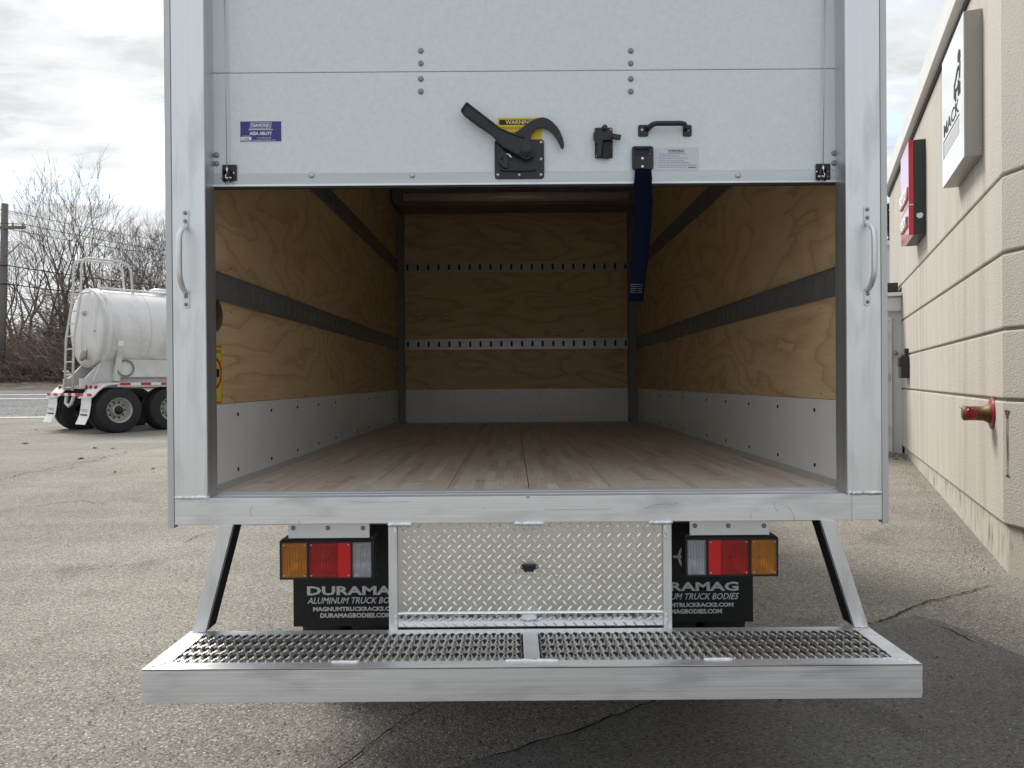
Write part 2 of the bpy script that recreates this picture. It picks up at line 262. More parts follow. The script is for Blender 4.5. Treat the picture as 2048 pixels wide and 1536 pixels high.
m_asph = asphalt('weathered_asphalt', (.285, .270, .240), (.13, .12, .105), (.47, .45, .41))
m_asph2 = asphalt('newer_asphalt', (.21, .205, .195), (.11, .11, .105), (.34, .33, .31), .92)
m_road = asphalt('road_asphalt', (.20, .205, .21), (.10, .10, .10), (.32, .32, .32), .7, sc=20)

# ------------------------------------------------------------------ helpers
WL = {}
def tag(o, label=None, cat=None, group=None, kind=None):
    for k, v in (('label', label), ('category', cat), ('group', group), ('kind', kind)):
        if v: o[k] = v
    return o
def root(name, loc, label, cat, rotz=None, group=None):
    o = bpy.data.objects.new(name, None); COL.objects.link(o); o.location = loc; o.empty_display_size = .2
    if rotz is None: WL[o] = Vector(loc)
    else: o.rotation_euler = (0, 0, rotz); WL[o] = Vector((0, 0, 0))
    return tag(o, label, cat, group)
def put(name, me, mat, parent=None, at=(0, 0, 0), rot=None, smooth=False):
    if mat and not me.materials: me.materials.append(mat)
    o = bpy.data.objects.new(name, me); COL.objects.link(o); at = Vector(at); WL[o] = at
    if parent: o.parent = parent; o.location = at - WL[parent]
    else: o.location = at
    if rot: o.rotation_euler = rot
    return o
class MB:
    def __init__(s): s.v = []; s.f = []; s.sm = []
    def add(s, vs, fs, smooth=False):
        k = len(s.v); s.v += [Vector(p) for p in vs]; s.f += [tuple(i+k for i in f) for f in fs]; s.sm += [smooth]*len(fs); return s
    def box(s, x0, x1, y0, y1, z0, z1):
        return s.add([(x0, y0, z0), (x1, y0, z0), (x1, y1, z0), (x0, y1, z0), (x0, y0, z1), (x1, y0, z1), (x1, y1, z1), (x0, y1, z1)],
                     [(0, 3, 2, 1), (4, 5, 6, 7), (0, 1, 5, 4), (1, 2, 6, 5), (2, 3, 7, 6), (3, 0, 4, 7)])
    def prism(s, poly, y0, y1, ax='y'):
        n = len(poly)
        if ax == 'y': a = [(p[0], y0, p[1]) for p in poly]; b = [(p[0], y1, p[1]) for p in poly]
        elif ax == 'z': a = [(p[0], p[1], y0) for p in poly]; b = [(p[0], p[1], y1) for p in poly]
        else: a = [(y0, p[0], p[1]) for p in poly]; b = [(y1, p[0], p[1]) for p in poly]
        return s.add(a+b, [tuple(range(n)), tuple(range(2*n-1, n-1, -1))]+[(i, i+n, (i+1) % n+n, (i+1) % n) for i in range(n)])
    def tube(s, pts, r, seg=8, cap=True):
        pts = [Vector(p) for p in pts]; n = len(pts); rs = r if isinstance(r, (list, tuple)) else [r]*n
        vs = []; up = None
        for i, p in enumerate(pts):
            d = (pts[min(i+1, n-1)]-pts[max(i-1, 0)])
            d = d.normalized() if d.length > 1e-9 else Vector((0, 0, 1))
            if up is None: up = d.orthogonal().normalized()
            up = (up-d*up.dot(d)); up = up.normalized() if up.length > 1e-6 else d.orthogonal().normalized()
            q = d.cross(up)
            for k in range(seg):
                a = 2*math.pi*k/seg; vs.append(p+(up*math.cos(a)+q*math.sin(a))*rs[i])
        fs = [(i*seg+k, i*seg+(k+1) % seg, (i+1)*seg+(k+1) % seg, (i+1)*seg+k) for i in range(n-1) for k in range(seg)]
        s.add(vs, fs, True)
        if cap: k = len(s.v)-len(vs); s.f += [tuple(k+i for i in range(seg-1, -1, -1)), tuple(k+(n-1)*seg+i for i in range(seg))]; s.sm += [False]*2
        return s
    def lathe(s, prof, c, ax, seg=24):       # prof: (radius, height along axis)
        c = Vector(c); ax = Vector(ax).normalized(); u = ax.orthogonal().normalized(); q = ax.cross(u); vs = []
        for r, h in prof:
            for k in range(seg):
                a = 2*math.pi*k/seg; vs.append(c+ax*h+(u*math.cos(a)+q*math.sin(a))*r)
        s.add(vs, [(i*seg+k, i*seg+(k+1) % seg, (i+1)*seg+(k+1) % seg, (i+1)*seg+k) for i in range(len(prof)-1) for k in range(seg)], True)
        return s
    def mesh(s, name='m'):
        me = bpy.data.meshes.new(name); me.from_pydata([tuple(v) for v in s.v], [], s.f)
        me.polygons.foreach_set('use_smooth', s.sm); me.validate()
        bm = bmesh.new(); bm.from_mesh(me); bmesh.ops.recalc_face_normals(bm, faces=bm.faces); bm.to_mesh(me); bm.free()
        me.update(); return me
    def build(s, name, mat, parent=None, bevel=0, at=None):
        if at is None:
            lo = [min(v[i] for v in s.v) for i in range(3)]; hi = [max(v[i] for v in s.v) for i in range(3)]
            at = Vector(((lo[0]+hi[0])/2, (lo[1]+hi[1])/2, (lo[2]+hi[2])/2))
        at = Vector(at); s.v = [v-at for v in s.v]
        o = put(name, s.mesh(name), mat, parent, at)
        if bevel:
            b = o.modifiers.new('soft_edges', 'BEVEL'); b.width = bevel; b.segments = 2; b.limit_method = 'ANGLE'; b.angle_limit = R(40)
        return o
def rrect(x0, x1, z0, z1, r, n=4):
    p = []
    for cx, cz, a0 in ((x1-r, z1-r, 0), (x0+r, z1-r, 90), (x0+r, z0+r, 180), (x1-r, z0+r, 270)):
        for k in range(n+1):
            a = R(a0+90*k/n); p.append((cx+r*math.cos(a), cz+r*math.sin(a)))
    return p
def circ(cx, cz, r, n=20): return [(cx+r*math.cos(2*math.pi*k/n), cz+r*math.sin(2*math.pi*k/n)) for k in range(n)]
def W(px, py, Y):
    """world x,z of a thing seen at photo pixel px,py standing at distance Y"""
    u = px-1024; v = py-768; a = u-v*TH; b = v+u*TH
    return a/F*Y, H-(b+6)/F*Y
def WX(px, py, Y): return W(px, py, Y)[0]
def WZ(px, py, Y): return W(px, py, Y)[1]
_dm = {}
def stud(name, parent, p, r, h, mat, rot=(0, 0, 0), hole=None):
    k = (r, h, mat.name, bool(hole))
    if k not in _dm:
        m = MB().lathe([(r, 0), (r*.98, -h*.3), (r*.8, -h*.72), (r*.45, -h*.95), (r*.02, -h)], (0, 0, 0), (0, 1, 0), 12)
        _dm[k] = m.mesh(name); _dm[k].materials.append(mat)
        if hole: 
            m2 = MB().lathe([(r*.42, -h*1.06), (r*.01, -h*1.06)], (0, 0, 0), (0, 1, 0), 8).mesh(); m2.materials.append(m_blk)
            _dm[k, 'h'] = m2
    o = put(name, _dm[k], None, parent, p, rot)
    return o
def text(name, body, parent, mat, c, right=(1, 0, 0), up=(0, 0, 1), w=None, h=.02, ang=0, shear=0, bold=0, ext=0, kind=None):
    cu = bpy.data.curves.new('t', 'FONT'); cu.body = body; cu.size = 1; cu.resolution_u = 2; cu.shear = shear; cu.offset = bold; cu.extrude = 0
    cu.align_x = 'CENTER'
    o = bpy.data.objects.new('t', cu); COL.objects.link(o); bpy.context.view_layer.update()
    me = bpy.data.meshes.new_from_object(o.evaluated_get(bpy.context.evaluated_depsgraph_get())); bpy.data.objects.remove(o)
    xs = [v.co.x for v in me.vertices]; ys = [v.co.y for v in me.vertices]
    x0, x1, y0, y1 = min(xs), max(xs), min(ys), max(ys); sy = h/(y1-y0); sx = w/(x1-x0) if w else sy
    rt = Vector(right); u_ = Vector(up); ca, sa = math.cos(ang), math.sin(ang); nrm = rt.cross(u_)
    for v in me.vertices:
        a = (v.co.x-(x0+x1)/2)*sx; b = (v.co.y-(y0+y1)/2)*sy
        v.co = rt*(a*ca-b*sa)+u_*(a*sa+b*ca)
    me.materials.clear()
    if ext:
        bm = bmesh.new(); bm.from_mesh(me); r_ = bmesh.ops.extrude_face_region(bm, geom=bm.faces[:])
        bmesh.ops.translate(bm, vec=nrm*ext, verts=[g for g in r_['geom'] if isinstance(g, bmesh.types.BMVert)]); bm.to_mesh(me); bm.free()
    return put(name, me, mat, parent, c)
def weld(parent, p0, p1, r=.006):
    p0 = Vector(p0); p1 = Vector(p1); n = max(6, int((p1-p0).length/.0035)); pts = []; rs = []
    for i in range(n+1):
        t = i/n; pts.append(p0.lerp(p1, t)+Vector((random.uniform(-1, 1), random.uniform(-1, 1), random.uniform(-1, 1)))*r*.13)
        e = min(1, .45+min(t, 1-t)*n/4); rs.append(r*e*(1.0 if i % 2 else .78)*random.uniform(.9, 1.1))
    return MB().tube(pts, rs, 7).build('weld_bead', m_weld, parent)

# ------------------------------------------------------------------ ground
GP = [(-60, -.4), (-5, 0), (5.4, 0), (12, .26), (18, .27), (22.9, .40), (33, 1.0), (34.2, 1.15), (36.5, 1.55), (40, 1.75), (60, 4.2), (90, 6.5), (400, 9)]
def g(y):
    for (a, b), (c, d) in zip(GP, GP[1:]):
        if y <= c: return b+(d-b)*(y-a)/(c-a)
    return GP[-1][1]
def sheet(name, x0, x1, ys, dz, mat, nx=1, kind='structure', wob=0):
    m = MB(); vs = []
    for y in ys:
        for i in range(nx+1):
            x = x0+(x1-x0)*i/nx
            vs.append((x, y+ (wob*mnoise.noise(Vector((x*.7, y, 0))) if wob else 0), g(y)+dz))
    m.add(vs, [(j*(nx+1)+i, j*(nx+1)+i+1, (j+1)*(nx+1)+i+1, (j+1)*(nx+1)+i) for j in range(len(ys)-1) for i in range(nx)])
    return tag(m.build(name, mat, at=(0, 0, 0)), kind=kind)
sheet('ground', -220, 220, [-60, -20, -5, 0, 3, 5.4, 8, 12, 18, 22.9, 33, 34.2], 0, m_asph, 20)
sheet('embankment', -220, 220, [34.2, 35.3, 36.5, 38, 40, 50, 60, 90, 400], 0, m_litter, 30)
sheet('road', -220, 220, [22.9, 26, 33], .004, m_road, 10)
sheet('road_edge_line', -220, 220, [23.0, 23.22], .009, m_white, 60)
sheet('road_centre_line', -220, 220, [30.2, 30.45], .009, m_white, 10)
sheet('road_far_line', -220, 220, [32.3, 32.6], .009, m_white, 10)
# darker resurfaced patch with its seam
def flat(name, poly, z, mat, kind='structure'):
    return tag(MB().add([(x, y, z+g(y)) for x, y in poly], [tuple(range(len(poly)))]).build(name, mat, at=(0, 0, 0)), kind=kind)
seam = [(-3.2, .85), (-1.6, 1.75), (-.6, 2.52), (-.19, 2.79), (.22, 3.05), (.67, 3.37), (1.15, 3.70), (1.6, 4.04), (2.03, 4.37), (2.45, 4.55)]
def crack(pts, w, jit=.012, z=.008, name='pavement_crack'):
    P = []
    for (a, b), (c, d) in zip(pts, pts[1:]):
        n = max(2, int(math.hypot(c-a, d-b)/.035))
        for i in range(n): t = i/n; P.append((a+(c-a)*t, b+(d-b)*t))
    P.append(pts[-1]); vs = []; fs = []
    off = 0
    for i, (x, y) in enumerate(P):
        q = P[min(i+1, len(P)-1)]; p = P[max(i-1, 0)]; d = Vector((q[0]-p[0], q[1]-p[1])); d.normalize(); nx, ny = -d.y, d.x
        off = off*.75+random.uniform(-jit, jit); ww = w*random.uniform(.35, 1.3)*min(1, .2+i*.1, .2+(len(P)-1-i)*.1)
        for s_ in (-1, 1): vs.append((x+nx*(off+s_*ww/2), y+ny*(off+s_*ww/2), g(y)+z))
        if i: fs.append((2*i-2, 2*i-1, 2*i+1, 2*i))
    return tag(MB().add(vs, fs).build(name, m_crack, at=(0, 0, 0)), kind='structure')
crack(seam[3:9]+[(2.6, 4.8), (3.31, 5.22)], .011, .009)
crack(seam[:4], .010)
def gp(px, py):   # ground point under a photo pixel
    Y = 8.0
    for _ in range(30): Y = (H-g(Y))*F/((py-768)+(px-1024)*TH+6)
    return WX(px, py, Y), Y
crack([gp(872, 1405), gp(790, 1455), gp(745, 1490), gp(680, 1536), (-.95, 2.45)], .008, .010)
crack([gp(0, 1022), gp(60, 1014), gp(110, 1008), gp(160, 1002), gp(215, 1009)], .012, .02)
crack([gp(0, 962), gp(60, 945), gp(140, 938), gp(170, 930)], .014, .03)
crack([gp(60, 945), gp(180, 925), gp(240, 920)], .012, .03)
crack([gp(150, 930), gp(250, 905), gp(334, 893)], .014, .05)
crack([gp(0, 870), gp(90, 868), gp(150, 862)], .03, .08)
crack([gp(365, 1092), gp(400, 1072), gp(440, 1060)], .008, .02)
crack([gp(1831, 1232), gp(1900, 1262), gp(1990, 1300), gp(2048, 1316)], .007, .02)
for px, py, s in ((230, 945, .03), (188, 897, .05), (225, 898, .035), (162, 918, .05), (306, 938, .03), (50, 888, .06), (72, 860, .04), (1562, 1405, .010), (172, 1193, .008), (178, 1450, .008), (555, 1508, .007), (1820, 1280, .007), (1875, 1318, .007), (1903, 1357, .008), (98, 1066, .010)):
    x, y = gp(px, py)
    m = MB(); n = 7
    m.add([(x+math.cos(k*.9)*s*random.uniform(.6, 1.4), y+math.sin(k*.9)*s*random.uniform(.6, 1.3), g(y)+.009) for k in range(n)]+[(x, y, g(y)+.009+s*.35)], [(i, (i+1) % n, n) for i in range(n)])
    tag(m.build('dirt_clod', m_crack, at=(0, 0, 0)), kind='stuff')
flat('newer_asphalt_patch', [(-3.2, .2)]+seam[:9]+[gp(1831, 1232), gp(1880, 1243), gp(1930, 1262), gp(1990, 1290), gp(2048, 1314), (3.4, 3.1), (6, 1.6), (6, .2)], .004, m_asph2)
# grit and rubble along the foot of the building
C0 = Vector((3.48, 5.46, 0)); DV = Vector((.366, .9306, 0)); NV = Vector((-.9306, .366, 0)); BROT = math.atan2(DV.y, DV.x)
m = MB()
for i in range(420):
    t = random.uniform(-.1, 6.9)**1.0; o_ = abs(random.gauss(0, .09))+.05; p = C0+DV*t+NV*o_; s = random.uniform(.003, .012)*(1.4 if t > 6 else 1)
    p.z = g(p.y); m.add([p+Vector((-s, -s, 0)), p+Vector((s, -s*.7, 0)), p+Vector((s*.6, s, 0)), p+Vector((-s*.8, s*.7, 0)), p+Vector((0, 0, s*1.1))], [(0, 1, 4), (1, 2, 4), (2, 3, 4), (3, 0, 4)])
tag(m.build('loose_gravel', M('pale_grit', (.36, .32, .27), .9, 0, .4, (40, 40, 40)), at=(0, 0, 0)), 'pale grit gathered along the foot of the cream wall', None, kind='stuff')
m = MB()
for i in range(90):
    x, y = random.uniform(4.9, 5.9), random.uniform(11.0, 11.6); s = random.uniform(.01, .05)
    m.add([(x-s, y, g(y)+.01), (x, y-s*.5, g(y)+.012), (x+s, y+s*.3, g(y)+.01), (x, y+s*.4, g(y)+.02+s*.4)], [(0, 1, 3), (1, 2, 3), (0, 2, 3)])
tag(m.build('dead_leaves', m_litter, at=(0, 0, 0)), 'brown dead leaves blown against the far doorway', kind='stuff')

m = MB()
for i in range(900):
    y = 1.9+6*random.random()**1.6; x = random.uniform(-.9, .9)*y*.75; s_ = random.uniform(.0018, .0055); z = g(y)+.004
    m.add([(x-s_, y-s_, z), (x+s_, y-s_*.6, z), (x+s_*.7, y+s_, z), (x-s_*.8, y+s_*.7, z), (x, y, z+s_*1.2)], [(0, 1, 4), (1, 2, 4), (2, 3, 4), (3, 0, 4)])
tag(m.build('loose_grit', M('mixed_grit', (.30, .28, .24), .9, 0, .9, (9, 9, 9)), at=(0, 0, 0)), 'scattered grit lying on the asphalt round the bumper', kind='stuff')
# ------------------------------------------------------------------ building on the right
bld = root('stucco_building', C0, 'cream stucco commercial building with grooved wall courses and white roof edge', 'building', BROT)
EV = Vector((-.89, -.457))
def foot(ins, x1=8.75):
    a = Vector((ins*.25, -ins)); 
    return [(x1, -ins), (0+ins*.23, -ins), (EV.x*5+ins*.2, EV.y*5-ins*1.1), (EV.x*5, -7), (x1, -7)]
MB().prism(foot(.035), 0-.3, .345, 'z').build('plinth', m_stucco2, bld, .01)
for z0, z1 in ((.363, 1.229), (1.251, 1.729), (1.751, 2.269), (2.291, 2.819)):
    MB().prism(foot(0, 8.75), z0, z1, 'z').build('wall_course', m_stucco, bld, .012)
MB().prism(foot(0), 2.841, 4.60, 'z').build('upper_wall', m_stucco, bld, .012)
for i, z in enumerate((.355, 1.24, 1.74, 2.28, 2.83)): MB().prism(foot(.022, 8.7), z-.009, z+.009, 'z').build('groove', m_groove, bld)
MB().prism(foot(-.015, 8.8), 4.603, 4.66, 'z').build('soffit_strip', m_dark, bld)
for i in range(5): MB().box(-4+i*2.6, -4+i*2.6+2.585, -.3, .09, 4.662, 4.93).build('fascia_panel', m_fascia, bld, .008)
m = MB().prism(foot(.2), 4.663, 4.75, 'z').build('roof', m_dark, bld)
# broken corner
m = MB(); vs = []
zz = [1.17, 1.12, 1.1, 1.02, .93, .84, .76, .72, .70]
for i, z in enumerate(zz):
    wv_ = (.05 if i in (0, 8) else random.uniform(.004, .013)); t0 = .045+random.uniform(-.004, .004)
    for s_ in (-wv_/2, wv_/2): vs.append((EV.x*(t0+s_)-.002, EV.y*(t0+s_)+.004, z))
m.add(vs, [(2*i, 2*i+1, 2*i+3, 2*i+2) for i in range(len(zz)-1)]).build('corner_crack', M('cracked_stucco', (.10, .09, .075), .9), bld)
# projecting vestibule with door
MB().box(6.8, 8.4, .0, 1.9, .0, 2.62).build('vestibule_wall', m_pvc, bld)
MB().box(6.70, 8.45, .002, 2.0, 2.42, 2.64).build('cornice', m_pvc, bld, .02)
MB().box(6.62, 8.5, .003, 2.06, 2.645, 2.70).build('cornice_cap', m_fascia, bld, .01)
MB().box(6.75, 8.4, .05, 1.9, 2.72, 2.86).build('canopy_gutter', m_dark, bld)
dr = MB().box(6.775, 6.795, .16, 1.1, .27, 2.28).build('entrance_door', m_pvc, bld, .004)
MB().box(6.765, 6.773, .22, 1.04, 1.95, 2.20).build('window_pane', m_pane, dr)
MB().box(6.755, 6.772, .14, .165, .27, 2.30).build('door_jamb', m_fascia, dr)
MB().box(6.755, 6.772, .14, 1.12, 2.285, 2.33).build('lintel', m_fascia, dr)
for z in (.55, 1.35, 2.0): MB().box(6.742, 6.76, .163, .19, z, z+.12).build('hinge', m_steel, dr)
MB().lathe([(.03, 0), (.03, -.05), (.001, -.055)], (6.755, .09, 1.78), (1, 0, 0), 12).build('door_bell', m_rivd, bld)

# signs on the wall (own things)
def broot(name, lx, ly, lz, label, cat):
    p = C0+DV*lx+NV*ly; return root(name, (p.x, p.y, lz), label, cat, BROT)
RT = (-1, 0, 0)
sw = broot('wall_sign', .64, 0, 3.15, 'white box sign with black dog emblem and lettering near the building corner', 'sign')
MB().box(0, 1.1, .001, .125, 0, 1.15).build('sign_return', m_signg, sw, .003)
MB().box(.003, 1.097, .1255, .131, .003, 1.147).build('sign_face', m_signw, sw)
for z in (.05, .40, .75, 1.1): MB().lathe([(.007, 0), (.005, -.004), (.001, -.004)], (0, .02, z), (1, 0, 0), 8).build('screw', m_steel, sw)
text('lettering', 'MACK', sw, m_blk, (.61, .1335, .49), RT, w=.78, h=.115, bold=.012)
MB().box(.20, 1.02, .1315, .1335, .395, .405).build('underline', m_blk, sw)
MB().box(1.01, 1.02, .1315, .1335, .24, .394).build('bracket', m_blk, sw)
MB().box(.22, .985, .1315, .1325, .25, .375).build('printed_panel', m_pix, sw)
def pol(parent, pts, mat, y, name='emblem_stroke', d=.002): return MB().prism(pts, y, y+d).build(name, mat, parent)
for pts in ([(.15, .90), (.19, .93), (.26, .90), (.25, .84), (.19, .82), (.14, .85)], [(.14, .82), (.17, .81), (.20, .70), (.17, .68)],
            [(.22, .81), (.29, .80), (.38, .74), (.36, .72), (.28, .765), (.21, .78)], [(.38, .74), (.44, .72), (.45, .60), (.42, .60), (.415, .69), (.37, .72)],
            [(.16, .66), (.20, .67), (.19, .56), (.15, .56)], [(.22, .70), (.25, .69), (.245, .56), (.21, .56)], [(.36, .67), (.39, .66), (.385, .56), (.35, .56)], [(.25, .66), (.35, .65), (.35, .63), (.25, .64)]):
    pol(sw, pts, m_blk, .1335)
sr = broot('wall_sign', 3.96, 0, 3.11, 'red and charcoal box sign with white letters on the far part of the cream wall', 'sign')
MB().box(0, .88, .001, .13, 0, 1.13).build('sign_return', m_sdark, sr, .003)
MB().box(.003, .88, .132, .185, .37, 1.13).build('red_panel', m_red, sr, .003)
MB().box(.003, .88, .132, .185, .0, .355).build('red_panel', m_red, sr, .003)
MB().box(.001, .88, .132, .18, .356, .369).build('divider_strip', m_signw, sr)
text('lettering', 'ISUZU', sr, m_wht, (.46, .186, .52), RT, w=.72, h=.16, bold=.02, ext=.022)
text('lettering', 'TRUCK', sr, m_wht, (.46, .186, .19), RT, w=.62, h=.13, bold=.02, ext=.022)
MB().prism([(.04, .20), (.07, .19), (.10, .21), (.10, .25), (.05, .26), (.03, .24)], -.002, -.0005, 'x').build('sticker_residue', m_wht, sr)
# junction box
jb = broot('wall_box', 5.75, 0, 1.40, 'small black electrical box mounted low on the far end of the cream wall', 'electrical box')
MB().box(0, .36, .001, .11, 0, .31).build('housing', m_black, jb, .008)
MB().box(.10, .24, .001, .05, .313, .42).build('conduit', m_black, jb)
MB().box(.03, .33, .112, .122, .16, .29).build('cover', m_blackm, jb, .003)
# fire department connection
fd = broot('fire_hose_inlet', .35, 0, 1.13, 'red flanged brass fire hose inlet sticking out of the wall by the corner', 'fire hose inlet')
MB().lathe([(.001, .022), (.05, .022), (.115, .012), (.12, .006), (.12, 0)], (0, 0, 0), (0, 1, 0), 28).build('wall_flange', m_redp, fd)
MB().lathe([(.075, .014), (.075, .03), (.066, .032), (.062, .05), (.055, .055), (.053, .155), (.055, .157), (.055, .19), (.04, .20), (.001, .20)], (0, 0, 0), (0, 1, 0), 20).build('brass_body', m_brass, fd)
for s_, zz_ in ((-1, 0), (1, .0)):
    b = MB().lathe([(.036, 0), (.036, .05), (.043, .052), (.043, .07)], (0, .12, zz_), (s_*.9, .35, 0), 18).build('hose_outlet', m_brass, fd)
    c = MB().lathe([(.043, .0705), (.042, .085), (.03, .088), (.001, .088)], (0, .12, zz_), (s_*.9, .35, 0), 18).build('outlet_cap', m_redp, fd)
    for a in range(3):
        p = Vector((0, .12, zz_))+Vector((s_*.9, .35, 0)).normalized()*.078+Vector((0, .3, 1)).normalized()*(.045*math.cos(a*2.09))
        MB().box(p.x-.006, p.x+.006, p.y-.006, p.y+.006, p.z-.006, p.z+.006).build('cap_lug', m_redp, c, .002)
MB().tube([(0, .19, .05), (0, .20, .06), (0, .215, .05), (0, .205, .035)], .0025, 6).build('chain_ring', m_steel, fd)

# ------------------------------------------------------------------ box truck
XL, XR, YP = -1.172, 1.277, 2.615
PL, PR = -1.038, 1.138               # inner edges of the rear posts
WLx, WRx = -1.085, 1.195             # inside walls
ZF, ZS0, ZS1, ZR = 1.006, .919, 1.010, 3.34
YB = 7.40
tk = root('box_truck', (.053, YP+2, 0), 'white and aluminium box truck seen from behind with its roll up door half raised', 'truck')
for s_, a, b, px0, px1 in ((-1, XL, PL, XL, XL+.021), (1, PR, XR, XR-.021, XR)):
    fa, fb = (a+.0225, b) if s_ < 0 else (a, b-.0225)
    post = MB().box(fa, fb, YP, YP+.012, ZS1+.002, ZR).box(*((b-.010, b) if s_ < 0 else (a, a+.010)), YP+.0121, YP+.09, ZS1+.002, ZR).build('rear_post', m_alu_z, tk, .0015)
    MB().box(*((b-.0095, b+.0006) if s_ < 0 else (a-.0006, a+.0095)), YP+.004, YP+.0895, ZS1+.002, ZR-.02).build('post_return', m_ret, post)
    MB().box(px0, px1, YP-.002, YP+.03, .908, ZR).build('corner_trim', m_trim, tk, .002)
    MB().box(*((PL-.05, PL-.004) if s_ < 0 else (PR+.004, PR+.055)), YP+.0905, YP+.094, ZS1, ZR-.02).build('door_track', m_ret, tk)
    weld(post, (fa, YP-.001, ZS1+.002), (fb, YP-.001, ZS1+.002), .0085)
    weld(post, (fb if s_ < 0 else fa, YP, ZS1+.001), ((fb if s_ < 0 else fa), YP-.004, ZS1+.001), .009)
# grab handles
for s_, x in ((-1, W(373, 520, YP)[0]), (1, W(1733, 520, YP)[0])):
    gh = root('d', (0, 0, 0), None, None) if False else None
    zt, zb = (WZ(372, 435, YP), WZ(374, 601, YP)) if s_ < 0 else (WZ(1733, 428, YP), WZ(1731, 596, YP))
    pts = [(x, YP-.004, zt-.026), (x, YP-.012, zt-.033), (x-.002*s_, YP-.034, zt-.045), (x, YP-.05, zt-.065), (x, YP-.055, zt-.09), (x, YP-.056, (zt+zb)/2), (x, YP-.055, zb+.085), (x, YP-.05, zb+.065), (x, YP-.03, zb+.04), (x, YP-.010, zb+.030), (x, YP-.004, zb+.026)]
    h = MB().tube(pts, .0095, 10).build('grab_handle', m_alu_z, tk)
    for zc in (zt, zb):
        MB().prism(rrect(x-.0105, x+.0105, zc-.027, zc+.027, .009), YP-.005, YP-.0005).build('handle_foot', m_alu_d, h, .001)
        for dz in (-.0136, .0136): stud('bolt', h, (x, YP-.005, zc+dz), .0068, .004, m_rivd)
# sill and threshold
MB().box(XL+.0225, XR-.0225, YP, YP+.006, ZS0, ZS1-.001).build('rear_sill', m_alu_x, tk, .0015)
MB().box(XL+.03, XR-.03, YP+.0062, YP+.19, ZS0+.002, ZS1-.012).build('sill_channel', m_alu_d, tk)
th = MB().box(PL-.002, PR+.002, YP+.0065, YP+.034, ZS1-.011, ZS1-.002).build('threshold', m_gap, tk, .001)
for y0, y1, zt in ((.041, .062, ZS1-.003), (.074, .118, ZS1-.002), (.122, .184, ZS1-.001)):
    MB().box(PL-.002, PR+.002, YP+y0, YP+y1, ZS1-.011, zt).build('threshold_ridge', m_gap, tk, .001)
stud('bolt', tk, (*[W(1056, 993, YP)[0], YP], WZ(1056, 993, YP)), .006, .003, m_steel)
for pts_ in ([(1502, 1022), (1502, 1038)], [(1704, 992), (1704, 1044)], [(1548, 1003), (1550, 1015), (1556, 1023)], [(1562, 1008), (1578, 1014), (1586, 1028), (1590, 1040)], [(1290, 1018), (1305, 1010), (1335, 1008)], [(1336, 1008), (1348, 1011), (1356, 1004)], [(598, 1050), (598, 1040)], [(505, 1010), (500, 1024), (503, 1034)], [(968, 1014), (969, 1020)], [(700, 1003), (760, 1005), (820, 1003)], [(1090, 1020), (1220, 1018)]):
    MB().tube([(*[W(*p_, YP)[0], YP-.0002], W(*p_, YP)[1]) for p_ in pts_], .0006, 4).build('scratch', m_rivd, tk)
# floor boards
xs = [WLx]+[.06+.3*k for k in range(-3, 4)]+[WRx]
for i, (a, b) in enumerate(zip(xs, xs[1:])):
    fb = MB().box(a+.0016, b-.0016, YP+.188, YB, ZF-.03, ZF).build('floor_board', m_floor, tk)
    cxx = WX((526, 690, 824, 973, 1147, 1292, 1440, 1500)[i], 962, 3.04)
    if i < 7: text('stamp', 'HAVCO WOOD', fb, m_stamp, (cxx if i != 1 else WX(672, 962, 3.04), 3.04, ZF+.0008), (1, 0, 0), (0, 1, 0), w=.085, h=.020)
MB().box(WLx, WRx, YP+.19, YB, ZF-.10, ZF-.031).build('subfloor', m_void, tk)
# side linings
m_noscr = m_rivd
ZK = 1.322; ZT1, ZT2 = 1.757, 2.495
def etrack_side(x, s_, zc, y0, y1):
    m = MB(); hh = .048; n = int((y1-y0)/.1); xf = x+s_*.012; xb = x
    m.add([(xf, y0, zc-hh), (xf, y1, zc-hh), (xf, y1, zc-.029), (xf, y0, zc-.029)], [(0, 1, 2, 3)])
    m.add([(xf, y0, zc+hh), (xf, y1, zc+hh), (xf, y1, zc+.029), (xf, y0, zc+.029)], [(0, 1, 2, 3)])
    for k in range(n+1):
        a = y0+k*.1+(.007 if k else 0); b = min(y0+(k+1)*.1-.007, y1)
        m.add([(xf, a, zc-.029), (xf, b, zc-.029), (xf, b, zc+.029), (xf, a, zc+.029)], [(0, 1, 2, 3)])
        if b+.014 <= y1:
            for yy, dy in ((b, .0), (b+.014, 0)): m.add([(xf, yy, zc-.029), (xf-s_*.01, yy, zc-.029), (xf-s_*.01, yy, zc+.029), (xf, yy, zc+.029)], [(0, 1, 2, 3)])
            for e in (-1, 1): # raised lips round each slot
                m.box(*sorted((xf, xf+s_*.001)), *( (b-.0035, b-.0005) if e < 0 else (b+.0145, b+.0155)), zc-.027, zc+.027)
    for e in (-1, 1):
        m.box(*sorted((xb+s_*.001, xf+s_*.004)), y0, y1, *sorted((zc+e*hh, zc+e*(hh+.004))))
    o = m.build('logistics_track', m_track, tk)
    MB().box(*sorted((x+s_*.0005, x+s_*.0015)), y0, y1, zc-hh+.002, zc+hh-.002).build('slot_shade_backing', m_slot, o)
    return o
Y0i = YP+.096
